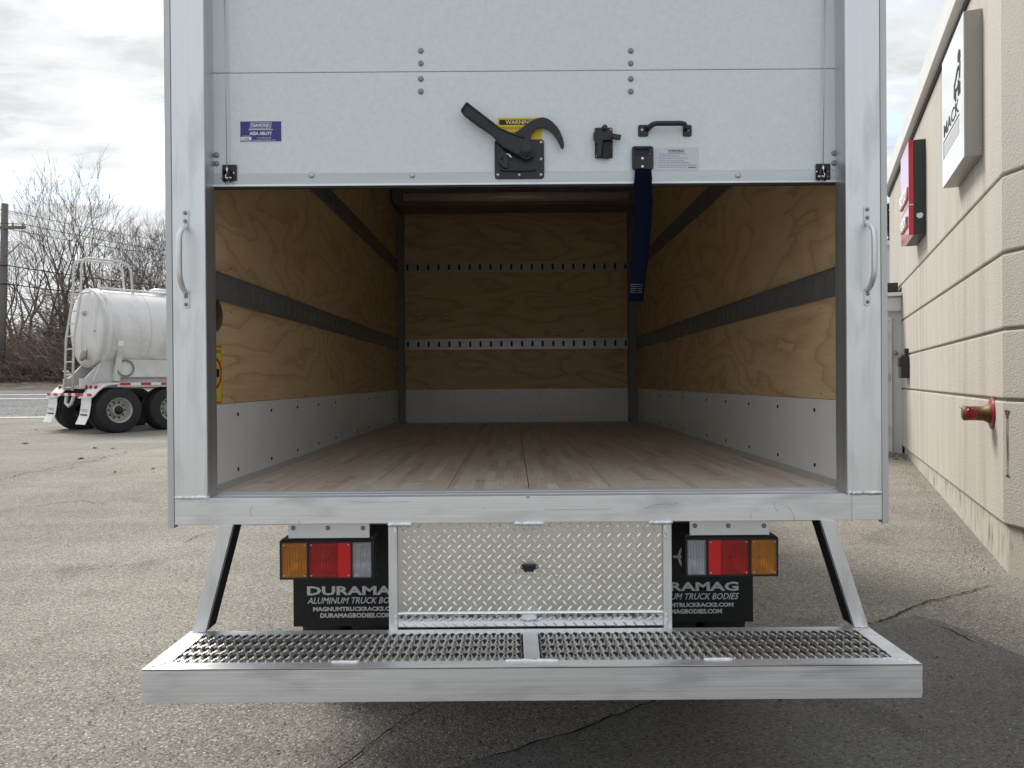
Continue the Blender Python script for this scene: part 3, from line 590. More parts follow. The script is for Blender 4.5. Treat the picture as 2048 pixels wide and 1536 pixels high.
for s_, x in ((1, WLx), (-1, WRx)):
    def lin(name, mat, y0, y1, z0, z1, t=.012, off=0): return MB().box(*sorted((x-s_*t, x+s_*off)), y0+.0025, y1-.0025, z0+.0008, z1-.0008).build(name, mat, tk)
    for (a, b) in ((Y0i, 5.02), (5.02, YB)): lin('plywood_panel', m_ply, a, b, ZK, ZT1-.044)
    for (a, b) in ((Y0i, 3.83), (3.83, 6.27), (6.27, YB)):
        lin('plywood_panel', m_ply, a, b, ZT1+.044, ZT2-.044); lin('plywood_panel', m_ply, a, b, ZT2+.044, 3.16)
    for (a, b) in ((Y0i, 5.02), (5.02, YB)):
        kp = lin('kick_plate', m_kick, a, b, ZF, ZK, .012, .004)
        y = a+(.32 if a < 5 else .35)
        while y < b-.1:
            for zz_ in (ZF+.055, ZK-.045):
                stud('screw', kp, (x+s_*.0045, y, zz_), .008, .004, m_blackm, (0, 0, R(90)*s_))
            y += .42
    MB().prism([(x+s_*.0045, ZF+.0005), (x+s_*.020, ZF+.0005), (x+s_*.017, ZF+.012), (x+s_*.0045, ZF+.022)], YP+.19, YB-.1).build('cove_trim', m_cove, tk)
    etrack_side(x, s_, ZT1, Y0i, YB-.1); etrack_side(x, s_, ZT2, Y0i, YB-.1)
    MB().box(*(sorted((x-s_*.013, x-s_*.03))), Y0i, YB+.02, ZF-.05, 3.18).build('wall_backing', m_void, tk)
    # outer skin of the box
    MB().box(*((XL+.004, XL+.018) if s_ > 0 else (XR-.018, XR-.004)), YP+.031, YB+.05, ZS0, ZR).build('side_panel', m_fascia, tk)
    MB().box(*((x, x+.062) if s_ > 0 else (x-.082, x)), YB-.1, YB-.001, ZF+.001, 3.15).build('corner_post', m_post_i, tk, .002)
# front bulkhead
for z0, z1, nm, mt in ((ZF, ZK, 'kick_plate', m_kick), (ZK, ZT1-.044, 'plywood_panel', m_ply), (ZT1+.044, ZT2-.044, 'plywood_panel', m_ply), (ZT2+.044, 3.16, 'plywood_panel', m_ply)):
    o = MB().box(WLx+.05, WRx-.07, YB, YB+.012, z0+.0008, z1-.0008).build(nm, mt, tk)
    if nm == 'kick_plate':
        for k in range(6):
            for zz_ in (ZF+.06, ZK-.05): stud('screw', o, (-.95+k*.405, YB, zz_), .008, .004, m_steel)
for z_ in (ZK+.03, ZT1-.075, ZT1+.08, ZT2-.08, ZT2-.37, ZT2+.08, 2.93):
    for k in range(6): stud('screw', tk, (-.98+k*.41, YB, z_), .0045, .001, m_blackm)
for s_, x in ((1, WLx), (-1, WRx)):
    for k in range(9):
        for z_ in (ZT1-.085, ZT1+.085, ZT2-.085, ZT2+.08, ZK+.02): stud('screw', tk, (x, 2.98+k*.41, z_), .0038, .001, m_blackm, (0, 0, R(90)*s_))
for zc in (ZT1, ZT2):
    m = MB(); xa, xb = WLx+.06, WRx-.08; yf = YB-.012; hh = .048
    for a, b in ((zc-hh, zc-.026), (zc+.026, zc+hh)): m.add([(xa, yf, a), (xb, yf, a), (xb, yf, b), (xa, yf, b)], [(0, 1, 2, 3)])
    x = xa; first = True
    while x < xb:
        a = x+(0 if first else .010); b = min(x+.0995-.010 if not first else x+.02, xb)
        m.add([(a, yf, zc-.026), (b, yf, zc-.026), (b, yf, zc+.026), (a, yf, zc+.026)], [(0, 1, 2, 3)])
        m.box(b-.003, b-.0005, yf-.002, yf, zc-.025, zc+.025)
        x = x+.0995 if not first else x+.03; first = False
    for e in (-1, 1): m.box(xa, xb, yf-.003, YB-.001, *sorted((zc+e*hh, zc+e*(hh+.004))))
    o = m.build('logistics_track', m_trackb, tk); MB().box(xa, xb, YB-.0015, YB-.0005, zc-.045, zc+.045).build('slot_shade_backing', m_slot, o)
m = MB().prism([(WLx+.015, 3.15), (WLx+.02, 3.02), (WLx+.06, 2.985), (WRx-.075, 2.985), (WRx-.02, 3.02), (WRx-.015, 3.15)], 6.92, YB-.11).build('bulkhead_header', m_post_i, tk, .01)
MB().tube([(WLx+.13, 6.885, 3.045), (WRx-.14, 6.885, 3.045)], .042, 16).build('header_sheen_bar', M('header_sheen_brown', (.75, .64, .54), .35, .2, .08, (1, 20, 20)), m)  # added bar, the header's bright reflection band put into pale brown
MB().box(WLx-.03, WRx+.03, YP+.02, YB+.02, 3.18, 3.21).build('ceiling', m_kick, tk)
MB().box(XL, XR, YP, YB+.06, ZR+.001, ZR+.04).build('roof', m_fascia, tk, .005)
MB().box(XL+.02, XR-.02, YB+.03, YB+.06, ZS0, ZR).build('front_wall', m_fascia, tk)
MB().box(WLx, WRx, YP+.004, YP+.06, 3.19, ZR).build('header_beam', m_alu_x, tk)
# yellow label and dome light inside left wall
lb = MB().box(WLx+.0005, WLx+.0015, 2.755, 2.873, ZK+.005, ZK+.215).build('caution_label', m_redl, tk)
MB().box(WLx+.0017, WLx+.0024, 2.76, 2.868, ZK+.010, ZK+.210).build('label_field', m_yel, lb)
MB().lathe([(.058, .0), (.058, .0008), (.047, .0008), (.047, 0)], (WLx+.0026, 2.812, ZK+.115), (1, 0, 0), 24).build('prohibition_ring', m_redl, lb)
MB().box(WLx+.0026, WLx+.0032, 2.79, 2.848, ZK+.10, ZK+.13).build('pictogram', m_blk, lb)
text('lettering', 'CAUTION', lb, m_blk, (WLx+.003, 2.812, ZK+.195), (0, 1, 0), (0, 0, 1), w=.09, h=.014)
MB().lathe([(.06, 0), (.06, .012), (.05, .016), (.001, .018)], (WLx+.001, 2.80, ZK+.325), (1, 0, 0), 20).build('interior_lamp', m_chr, tk)

# roll-up door
YD = 2.70
zr0, zr1, zj = WZ(1024, 366, YD), WZ(1024, 345, YD), WZ(1024, 143, YD)
dl, drr = PL-.012, PR+.012
p1 = MB().box(dl, drr, YD, YD+.016, zr1+.0008, zj-.0012).build('door_panel', m_door, tk, .0012)
p2 = MB().box(dl, drr, YD, YD+.016, zj+.0012, zj+.405).build('door_panel', m_door, tk, .0012)
p3 = MB().box(dl, drr, YD, YD+.016, zj+.4075, zj+.84).build('door_panel', m_door, tk, .0012)
for p_, z0, z1 in ((p1, zr1+.002, zj-.003), (p2, zj+.003, zj+.40)):
    for a, b in ((dl+.001, WX(461, 200, YD)), (WX(1640, 200, YD), drr-.001)): MB().box(a, b, YD-.0012, YD-.0002, z0, z1).build('end_stile', m_doorcap, p_)
rail = MB().box(dl, drr, YD-.004, YD+.016, zr0, zr1).build('bottom_rail', m_rail, tk, .001)
MB().box(dl, drr, YD-.008, YD+.018, zr0-.008, zr0-.0004).build('rail_lip', m_alu_x, rail, .001)
MB().box(dl, drr, YD-.002, YD+.012, zr0-.015, zr0-.0085).build('rubber_seal', m_blackm, rail, .001)
for px, py in ((842, 103), (842, 128), (1261, 103), (1261, 128)): x, z = W(px, py, YD); stud('rivet', p2, (x, YD, z), .0103, .005, m_rivd)
for px, py in ((842, 159), (842, 184), (1261, 159), (1261, 184), (434, 311), (434, 328), (1667, 307), (1667, 327)): x, z = W(px, py, YD); stud('rivet', p1, (x, YD-.001, z), .0103, .005, m_rivd)
for px, py in ((624, 352), (825, 352), (1475, 352)): x, z = W(px, py, YD); stud('rivet', rail, (x, YD-.004, z), .0103, .006, m_steel)
def cw(X, Y, d=YD): return W(890+X/3.7926, 180+Y/3.7926, d)
def cpoly(pts, d=YD): return [cw(a, b, d) for a, b in pts]
def crr(x0, y0, x1, y1, r): a = cw(x0, y0); b = cw(x1, y1); return rrect(a[0], b[0], b[1], a[1], r)
# yellow warning label
ws = MB().prism(crr(398, 213, 733, 384, .002), YD-.0010, YD-.0004).build('warning_label', m_yel, p1)
MB().prism(crr(412, 229, 720, 266, .001), YD-.0017, YD-.0012).build('label_banner', m_blk, ws)
x, z = cw(567, 247); text('lettering', 'WARNING!', ws, m_yelw, (x, YD-.0021, z), w=.1, h=.014, bold=.01)
for i, (t, wd) in enumerate((('TENSION HAZARD ON DOOR SPRING. ONLY', .13), ('QUALIFIED SERVICE PERSONNEL.', .11), ('DO NOT RELEASE THE LOCK UNTIL', .12), ('THE DOOR IS FULLY OPEN.', .10))):
    x, z = cw(410, 288+i*12+(14 if i > 1 else 0)); text('lettering', t, ws, m_blk, (x+wd/2, YD-.0016, z), w=wd, h=.0042)
# lock assembly
lk_ = MB().prism(crr(376, 385, 752, 678, .010), YD-.0095, YD-.0045).build('lock_plate', m_black, tk, .0012)
for X, Y in ((727, 405), (727, 532), (727, 650), (563, 650), (402, 650)): x, z = cw(X, Y); stud('screw', lk_, (x, YD-.0095, z), .0055, .0025, m_steel); 
MB().prism(cpoly([(410, 618), (470, 608), (600, 606), (690, 612), (690, 620), (600, 626), (470, 626)]), YD-.018, YD-.0097).build('plate_rib', m_black, lk_, .002)
hk = MB().prism(cpoly([(520, 350), (560, 320), (600, 290), (645, 256), (690, 234), (740, 225), (775, 234), (810, 256), (845, 292), (872, 335), (890, 380), (900, 425), (898, 455), (888, 463), (874, 450), (862, 420), (842, 385), (815, 348), (785, 320), (750, 307), (715, 305), (685, 318), (660, 348), (648, 380), (640, 412), (560, 392)]), YD-.024, YD-.012).build('lock_hook', m_black, lk_, .0025)
ar = MB().prism(cpoly([(168, 127), (196, 148), (260, 198), (330, 252), (420, 322), (500, 355), (600, 388), (655, 425), (682, 480), (668, 530), (620, 552), (575, 535), (520, 500), (440, 458), (395, 400), (330, 352), (250, 300), (190, 255), (172, 238), (158, 232), (128, 195), (126, 180)]), YD-.036, YD-.025).build('lock_handle', m_black, lk_, .003)
for a in ([(170, 130), (260, 200), (420, 324), (500, 357), (600, 390)], [(130, 190), (190, 236), (330, 336), (440, 452), (520, 494), (575, 528)], [(168, 130), (130, 188)]):
    MB().tube([(*[cw(*p)[0], YD-.037], cw(*p)[1]) for p in a], .0035, 6).build('handle_rib', m_black, ar)
x, z = cw(288, 262); text('lettering', 'DIAMOND', ar, M('worn_black_relief', (.045, .047, .052), .35), (x, YD-.0365, z), w=.085, h=.012, ang=R(180-37.5), ext=.0015)
x, z = cw(618, 483)
pv = MB().lathe([(.022, 0), (.022, -.006), (.019, -.008), (.0135, -.008), (.0135, -.013), (.012, -.014), (.001, -.014)], (x, YD-.036, z), (0, 1, 0), 24).build('pivot_cap', m_black, lk_)
MB().prism(cpoly([(395, 480), (400, 420), (440, 455), (470, 505), (482, 560), (474, 612), (440, 600), (405, 560)]), YD-.022, YD-.0097).build('trigger', m_black, lk_, .002)
x, z = cw(430, 530); MB().lathe([(.006, 0), (.006, -.004), (.001, -.004)], (x, YD-.022, z), (0, 1, 0), 12).build('trigger_pin', m_black, lk_)
MB().prism(cpoly([(445, 488), (495, 505), (508, 528), (490, 524), (480, 508), (448, 498)]), YD-.021, YD-.0097).build('latch_tongue', m_steel, lk_)
# second latch
l2 = MB().prism(crr(1133, 293, 1270, 523, .005), YD-.0075, YD-.0045).build('latch_plate', m_black, tk, .001)
MB().prism(cpoly([(1120, 340), (1150, 318), (1180, 300), (1230, 305), (1262, 330), (1268, 395), (1192, 398), (1178, 520), (1145, 520), (1152, 425), (1122, 385)]), YD-.024, YD-.008).build('latch_body', m_black, l2, .002)
MB().prism(cpoly([(1255, 350), (1328, 363), (1320, 400), (1250, 384)]), YD-.032, YD-.016).build('latch_lever', m_black, l2, .002)
MB().prism(cpoly([(1190, 402), (1262, 402), (1262, 500), (1232, 532), (1186, 526)]), YD-.014, YD-.008).build('latch_box', m_blackm, l2, .002)
x, z = cw(1203, 307); MB().lathe([(.0095, 0), (.0095, -.01), (.007, -.012), (.001, -.012)], (x, YD-.022, z), (0, 1, 0), 16).build('pivot_pin', m_black, l2)
for X, Y in ((1252, 312), (1252, 448), (1152, 508)): x, z = cw(X, Y); stud('screw', l2, (x, YD-.0078, z), .005, .0025, m_steel)
# pull handle
ph = MB()
for a, b in ((1462, 1540), (1800, 1868)): ph.prism(crr(a, 270, b, 357, .006), YD-.005, YD-.0005)
ph = ph.build('pull_handle', m_black, tk, .001)
xa, zt_ = cw(1540, 262); xb, zb_ = cw(1812, 318); zm = (zt_+zb_)/2
MB().tube([(xa-.004, YD-.004, zm-.004), (xa+.004, YD-.018, zm), (xa+.012, YD-.034, zm+.002), (xa+.022, YD-.038, zm+.003), (xb-.018, YD-.038, zm+.003), (xb-.008, YD-.034, zm+.002), (xb, YD-.018, zm), (xb+.006, YD-.004, zm-.004)], [.011, .010, .009, .0088, .0088, .009, .010, .011], 10).build('grip', m_black, ph)
for X in (1492, 1835): x, z = cw(X, 310); stud('screw', ph, (x, YD-.005, z), .0052, .0025, m_steel)
# strap holder and strap
bk = MB().prism(crr(1414, 435, 1577, 610, .008), YD-.011, YD-.0045).build('strap_holder', m_black, tk, .0015)
MB().prism(crr(1436, 452, 1548, 500, .003), YD-.0125, YD-.0112).build('slot', m_blackm, bk)
MB().tube([(*[cw(1436, 450)[0], YD-.014], cw(1436, 450)[1]), (*[cw(1548, 450)[0], YD-.014], cw(1548, 450)[1])], .006, 10).build('strap_bar', m_black, bk)
for Y in (528, 590): x, z = cw(1493, Y); stud('screw', bk, (x, YD-.011, z), .0055, .003, m_chr)
for Y in (465, 492): x, z = cw(1548, Y); MB().lathe([(.002, 0), (.001, -.001)], (x, YD-.0126, z), (0, 1, 0), 8).build('rivet', m_chr, bk)
cl = [(1270, 1302, 338, .016), (1269, 1304, 356, .018), (1267, 1303, 372, .012), (1270, 1305, 400, .004), (1268, 1303, 440, .0), (1265, 1300, 480, -.004), (1262, 1296, 520, .0), (1259, 1291, 560, .004), (1257, 1286, 603, .006)]
vs = []
for a, b, y, d in cl:
    yy = YD-d-.002
    for px, k in ((a, 0), ((a+b)/2, .0025), (b, -.004)): x, z = W(px, y, yy); vs.append((x, yy-k, z))
st = MB().add(vs, [(3*i+j, 3*i+j+1, 3*i+4+j, 3*i+3+j) for i in range(len(cl)-1) for j in range(2)], True).build('pull_strap', m_strap, tk)
sm_ = st.modifiers.new('thickness', 'SOLIDIFY'); sm_.thickness = .0025
for k in range(5):
    yy_ = 585-k*4
    a = W(1260, yy_, YD-.010); b = W(1285, yy_, YD-.010); MB().tube([(a[0], YD-.0125, a[1]), (b[0], YD-.0100, b[1])], .0006, 4).build('stitching', m_rivd, st)
# white label
wl_ = MB().prism(crr(1592, 440, 1925, 612, .001), YD-.0010, YD-.0004).build('warning_label', m_wlab, p1)
x, z = cw(1750, 464); text('lettering', 'WARNING', wl_, m_blk, (x, YD-.0014, z), w=.056, h=.0095, bold=.012)
MB().box(x-.028, x+.028, YD-.0015, YD-.0011, z-.0075, z-.0068).build('underline', m_ink, wl_)
for i, (t, wd) in enumerate((('TO AVOID INJURY READ AND UNDERSTAND ALL LABELS', .098), ('AND OWNERS MANUAL BEFORE USING', .074), ('KEEP HANDS AND FEET AWAY FROM OPENINGS IN DOOR', .104), ('DO NOT ALLOW DOOR TO FREE FALL WHEN CLOSING', .088), ('REPLACE ANY WORN OR DAMAGED PARTS IMMEDIATELY', .108), ('ALWAYS PULL STRAP WHEN CLOSING DO NOT PUSH DOWN FROM TOP', .134), ('LUBRICATE AND ADJUST DOOR PERIODICALLY', .098))):
    x, z = cw(1618, (489, 503, 520, 538, 555, 574, 590)[i]); text('lettering', t, wl_, m_ink, (x+wd/2, YD-.0014, z), w=wd, h=.0034)
x, z = cw(1872, 590); text('lettering', 'DIAMOND', wl_, m_blk, (x, YD-.0014, z), w=.028, h=.004, bold=.03)
# blue maker label
def bx_(px0, py0, px1, py1, d=YD): a = W(px0, py0, d); b = W(px1, py1, d); return rrect(a[0], b[0], b[1], a[1], .0008, 1)
db = MB().prism(bx_(480.5, 243, 564.5, 284.5), YD-.0010, YD-.0004).build('maker_label', m_wht, p1)
MB().prism(bx_(481.5, 244, 563.5, 283.3), YD-.0016, YD-.0011).build('label_field', m_blue, db)
def par(x0, x1, y0, y1, s): a = W(x0, y0, YD); b = W(x1, y1, YD); return [(a[0]+s, a[1]), (b[0]+s*.6, a[1]), (b[0]-s*.6, b[1]), (a[0]-s*.6, b[1])]
MB().prism(par(501, 543.5, 246.3, 257.8, .003), YD-.0021, YD-.0017).build('logo_outline', m_wht, db)
MB().prism(par(502, 542.5, 247.3, 256.8, .003), YD-.0026, YD-.0022).build('logo_field', m_blue, db)
def tl(t, px0, px1, py0, py1, mt, d=.003, **k): a = W(px0, py0, YD); b = W(px1, py1, YD); return text('lettering', t, db, mt, ((a[0]+b[0])/2, YD-d, (a[1]+b[1])/2), w=b[0]-a[0], h=a[1]-b[1], **k)
tl('DIAMOND', 503.5, 541, 248.6, 255.4, m_wht, shear=.25, bold=.03)
tl('ASSA ABLOY', 500, 545, 264.3, 271, m_wht, .002, bold=.035)
tl('419-294-3373', 515, 543, 275.2, 278, m_wht, .002); tl('www.diamonddoor.com', 506, 552, 279.3, 282.3, m_wht, .002); tl('Serial #', 486, 500, 271.8, 274, m_wht, .002)
MB().prism(bx_(498, 259.8, 547, 260.8), YD-.0021, YD-.0017).build('rule', m_wht, db)
MB().prism(bx_(482.5, 274.8, 504, 281.8), YD-.0021, YD-.0017).build('serial_panel', m_wht, db); tl('176068', 486.5, 499, 277, 280.3, m_blk, .0025)
# cables and their brackets
for s_, tp, bt, bp in ((-1, (447, -60), (454.5, 338), (459, 347)), (1, (1652, -60), (1645.5, 335), (1642, 345))):
    y = YD-.02; a = W(*tp, y); b = W(*bt, y)
    br_ = MB().prism(rrect(*sorted((W(bp[0]-15, 0, YD)[0]+(.0), W(bp[0]+14, 0, YD)[0])), WZ(bp[0], bp[1]+16, YD), WZ(bp[0], bp[1]-16, YD), .002), YD-.0075, YD-.0045).build('cable_bracket', m_black, tk, .0008)
    # correct lateral position for the roll of the picture
    MB().tube([(a[0], y+.01, a[1]), (b[0], y, b[1]+.004)], .0016, 6).build('lift_cable', m_steel, tk)
    MB().tube([(b[0], y, b[1]+.004), (b[0]+.001, y, b[1]-.016)], .0042, 8).build('cable_ferrule', m_chr, br_)
    MB().tube([(b[0], y, b[1]-.016), (b[0]+.004*s_, y-.004, b[1]-.026), (b[0]+.002, y, b[1]-.038)], .0028, 6).build('clevis', m_chr, br_)
    xm = W(*bp, YD)[0]
    for dx in (-.012, .008): MB().box(xm+dx-.0018, xm+dx+.0018, YD-.03, YD-.0077, b[1]-.045, b[1]-.004).build('bracket_ear', m_black, br_)
    MB().tube([(xm-.02, YD-.022, b[1]-.032), (xm+.016, YD-.022, b[1]-.032)], .003, 8).build('clevis_pin', m_chr, br_)
    for dx in (-.018, .018): stud('screw', br_, (xm+dx, YD-.0077, b[1]-.012), .0035, .002, m_chr)

# lamp clusters
YL = 2.70
for s_ in (-1, 1):
    def X(px, py=1118): return WX(px, py, YL)
    if s_ < 0: hx0, hx1 = X(558.5), X(748); am = (X(563.5), X(613)); rd = (X(618.5), X(701)); ck = (X(705.5), X(741.5)); mt0, mt1 = WX(578, 1060, YL), WX(740, 1060, YL); zt, zb = WZ(650, 1084, YL), WZ(650, 1160, YL); mz = WZ(660, 1075, YL)
    else: hx0, hx1 = X(1371), X(1557.5); am = (X(1503.5), X(1553)); rd = (X(1417.5), X(1497)); ck = (X(1376), X(1411.5)); mt0, mt1 = WX(1378, 1060, YL), WX(1537, 1060, YL); zt, zb = WZ(1465, 1078, YL), WZ(1465, 1154, YL); mz = WZ(1460, 1069, YL)
    lc = MB().prism(rrect(hx0, hx1, zb, zt+.004, .007), YL+.052, YL+.062).build('tail_lamp', m_blackm, tk, .002)
    cut = .02
    poly = [(hx0+(cut if s_ < 0 else .004), zt+.018), (hx1-(.004 if s_ < 0 else cut), zt+.018), (hx1, zt+.0045), (hx0, zt+.0045)]
    MB().prism(poly, YL+.005, YL+.09).build('lamp_hood', m_black, lc, .002)
    mp_ = MB().box(mt0, mt1, YL-.012, YL-.006, mz, ZS0+.001).build('lamp_bracket', m_alu_d, tk, .001)
    MB().box(mt0+.01, mt1-.002, YL+.0, YL+.08, mz-.012, mz-.0005).build('bracket_foot', m_void, mp_)
    for px in ((588, 657, 727) if s_ < 0 else (1388.5, 1455, 1526)): stud('bolt', mp_, (WX(px, 1055, YL), YL-.012, WZ(px, 1055 if s_ < 0 else 1050.5, YL)), .0085, .005, m_rivd)
    zb2, zt2 = zb+.008, zt-.004
    su = MB(); ed = sorted((am, rd, ck)); xe = [hx0]+[v for p_ in ed for v in p_]+[hx1]
    for k_ in range(0, len(xe), 2): su.box(xe[k_]+.0005*(k_ > 0), xe[k_+1]-.0005*(k_ < 6), YL+.001, YL+.0518, zb+.0005, zt+.0038)
    for e_ in ed: su.box(e_[0]-.0004, e_[1]+.0004, YL+.001, YL+.0518, zb+.0005, zb2-.0005); su.box(e_[0]-.0004, e_[1]+.0004, YL+.001, YL+.0518, zt2+.0005, zt+.0038)
    su.build('lamp_surround', m_blackm, lc, .001)
    for nm, (a, b), mt in (('amber_lens', am, m_amber), ('red_lens', rd, m_redlens), ('clear_lens', ck, m_clens)):
        # moulded tray, reflector bowl and lens
        if nm == 'red_lens':
            third = (b-a)*.32; la, lb2 = (a, b-third) if s_ < 0 else (a+third, b); fa_, fb_ = (b-third, b) if s_ < 0 else (a, a+third)
            rf = MB().prism(rrect(fa_+.0004, fb_, zb2, zt2, .002), YL, YL+.0115).build('reflex_reflector', m_redflat, lc, .001)
        else: la, lb2 = a, b
        m = MB(); q = 12; vs = []
        for iz in range(q+1):
            for ix in range(q+1):
                uu, vv = 2*ix/q-1, 2*iz/q-1; dp = (1-abs(uu)**2.6)*(1-abs(vv)**2.2)
                vs.append((la+.001+(lb2-la-.002)*ix/q, YL+.010+.036*dp, zb2+.001+(zt2-zb2-.002)*iz/q))
        m.add(vs, [(iz*(q+1)+ix, iz*(q+1)+ix+1, (iz+1)*(q+1)+ix+1, (iz+1)*(q+1)+ix) for iz in range(q) for ix in range(q)], True).build('reflector_bowl', m_refl, lc)
        MB().lathe([(.001, 0), (.007, .003), (.010, .010), (.007, .017), (.006, .03)], ((la+lb2)/2, YL+.016, zb2+(zt2-zb2)*.45), (0, 1, 0), 12).build('bulb', m_bulb, lc)
        MB().prism(rrect(la, lb2, zb2, zt2, .003), YL, YL+.003).build(nm, mt, lc, .0008)
        fr_ = MB()
        for q0, q1, w0, w1 in ((la, la+.0035, zb2, zt2), (lb2-.0035, lb2, zb2, zt2), (la+.0036, lb2-.0036, zb2, zb2+.0035), (la+.0036, lb2-.0036, zt2-.0035, zt2)): fr_.box(q0, q1, YL-.002, YL-.0003, w0, w1)
        fr_.build('lens_rim', mt, lc); rb_ = MB(); nr_ = max(4, int((lb2-la)/.009))
        for k_ in range(1, nr_): x_ = la+(lb2-la)*k_/nr_; rb_.box(x_-.0011, x_+.0011, YL-.0012, YL-.0001, zb2+.012, zt2-.012)
        rb_.build('lens_ribs', mt, lc)
        if nm == 'clear_lens': sc_ = [((a+b)/2, zb2+.007), ((a+b)/2, zt2-.007)]
        else: sc_ = [(a+.007, zb2+.007), (b-.007, zb2+.007), (a+.007, zt2-.007), (b-.007, zt2-.007)]
        for x, z in sc_: stud('screw', lc, (x, YL-.002, z), .0034, .0025, m_steel)

# mud flaps
YF = 3.05
for s_ in (-1, 1):
    def FX(px, py=1200): return WX(px, py, YF)
    a, b, dy = (FX(586), FX(834), 0) if s_ < 0 else (FX(1262), FX(1507), -8)
    o0 = 0 if s_ < 0 else 667.5
    fl = MB().box(a, b, YF, YF+.008, WZ(690 if s_ < 0 else 1420, 1253.5 if s_ < 0 else 1245, YF), ZS0-.01).build('mud_flap', m_flap, tk, .002)
    def ft(t, px0, px1, py0, py1, **k):
        p = W(px0, py0+dy, YF-.001); q = W(px1, py1+dy, YF-.001); text('lettering', t, fl, m_print, ((p[0]+q[0])/2, YF-.001, (p[1]+q[1])/2), w=q[0]-p[0], h=p[1]-q[1], **k)
    ft('DURAMAG', 613.5+o0, 810+o0, 1173, 1190, bold=.035)
    ft('ALUMINUM TRUCK BODIES', 614+o0, 811+o0, 1195.5, 1207, shear=.3, bold=.015)
    ft('MAGNUMTRUCKRACKS.COM', 625.5+o0, 800+o0, 1214.5, 1222, bold=.045)
    ft('DURAMAGBODIES.COM', 640+o0, 782+o0*.9925, 1227, 1235.5, bold=.045)
    cx_, cz_ = W(1384.5 if s_ > 0 else 716, 1113.5, YF)
    for r0_, r1_ in ((.047, .057),):
        m = MB(); n = 32; vs = []
        for k in range(n): 
            for r_ in (r0_, r1_): vs.append((cx_+r_*math.cos(2*math.pi*k/n), YF-.001, cz_+r_*math.sin(2*math.pi*k/n)))
        m.add(vs, [(2*k, 2*k+1, (2*k+3) % (2*n), (2*k+2) % (2*n)) for k in range(n)]).build('emblem_ring', m_print, fl)
    MB().add([(x_, YF-.0006, z_) for x_, z_ in circ(cx_, cz_, .0425, 24)], [tuple(range(24))]).build('emblem_disc', m_printr, fl)
    for q in ((-.075, -.036, -.005, .005), (.036, .075, -.006, .006), (-.005, .005, .036, .075), (-.005, .005, -.075, -.036)):
        MB().box(cx_+q[0], cx_+q[1], YF-.0022, YF-.0012, cz_+q[2], cz_+q[3]).build('emblem_bar', m_print, fl)
# tread plate centre box
YC = 2.632
def CX(px, py=1150): return WX(px, py, YC)
bz1 = ZS0-.001; bz0 = WZ(1060, 1266, YC)
for a, b in ((CX(778.5), CX(795.5)), (CX(1326), CX(1342))): MB().box(a, b, YC-.016, YC+.35, bz0-.01, bz1).build('box_side', m_alu_z, tk, .001)
pa, pb = CX(795.5)+.0006, CX(1326)-.0006; zl = WZ(1060, 1222, YC); zl2 = WZ(1060, 1255, YC)
cp = MB().box(pa, pb, YC, YC+.005, zl, bz1).build('tread_plate', m_plate, tk)
lp = MB().prism([(YC+.0, zl-.0003), (YC-.004, zl-.003), (YC-.005, zl-.008), (YC-.003, zl-.011), (YC-.001, zl2), (YC+.004, zl2), (YC+.004, zl-.0003)], pa, pb, 'x').build('folded_lip', m_lip, tk)
MB().box(pa, pb, YC+.05, YC+.33, bz0-.02, zl2+.02).build('slot_shade_bar', m_void, tk)  # added dark bar standing for the black recess under the lip
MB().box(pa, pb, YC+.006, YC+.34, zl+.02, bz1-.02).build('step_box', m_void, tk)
def lug(m, x, z, s, ypl, mapf):
    ln, wd, ht = .0122, .0034, .0024; ca, sa = math.cos(R(46*s)), math.sin(R(46*s))
    P = [(-ln, 0, 0), (-ln*.45, wd, 0), (ln*.45, wd*.85, 0), (ln, 0, 0), (ln*.45, -wd*.85, 0), (-ln*.45, -wd, 0), (-ln*.5, 0, ht), (ln*.5, 0, ht)]
    m.add([mapf(x+a*ca-b*sa, z+a*sa+b*ca, h) for a, b, h in P], [(0, 1, 6), (1, 2, 7, 6), (2, 3, 7), (3, 4, 7), (4, 5, 6, 7), (5, 0, 6)])
m = MB(); ml = MB(); dx, dz = .0342, .0355
k = 0
nx_ = int((pb-pa)/dx)+2
for j in range(-1, 22):
    z = bz1-.012-j*dz/2; odd = j % 2
    for i in range(nx_):
        x = pa+.006+i*dx+(dx/2 if odd else 0)
        if x < pa+.009 or x > pb-.009: continue
        if zl+.006 < z < bz1-.008: lug(m, x, z, -1 if odd else 1, YC, lambda a, b, h: (a, YC-h-.0001, b))
        else:
            d = zl-z
            if 0 < d < .052: lug(ml, x, z, -1 if odd else 1, YC, lambda a, b, h: (a, YC-.0015-h, b-.0))
tag(m.build('tread_lugs', m_lug, cp), kind='stuff'); tag(ml.build('tread_lugs', m_lug, lp), kind='stuff')
weld(tk, (CX(778), YP-.003, ZS0-.003), (CX(826), YP-.003, ZS0-.003), .009); weld(tk, (CX(1028), YP-.003, ZS0-.003), (CX(1090), YP-.003, ZS0-.003), .0095); weld(tk, (CX(1297), YP-.003, ZS0-.003), (CX(1344), YP-.003, ZS0-.003), .009)
for px, y0, y1 in ((792, 1052, 1078), (1330, 1046, 1080), (792, 1226, 1258), (1331, 1222, 1256)):
    weld(tk, (CX(px), YC-.012, WZ(px, y0, YC)), (CX(px), YC-.012, WZ(px, y1, YC)), .0075)
x, z = W(1058, 1134, YC)
ll = MB().prism([(x-.031, z+.002), (x-.027, z+.008), (x-.016, z+.010), (x+.016, z+.010), (x+.027, z+.008), (x+.031, z+.002), (x+.027, z-.005), (x+.016, z-.009), (x-.016, z-.009), (x-.027, z-.005)], YC-.006, YC-.0023).build('plate_lamp', m_blackm, tk, .001)
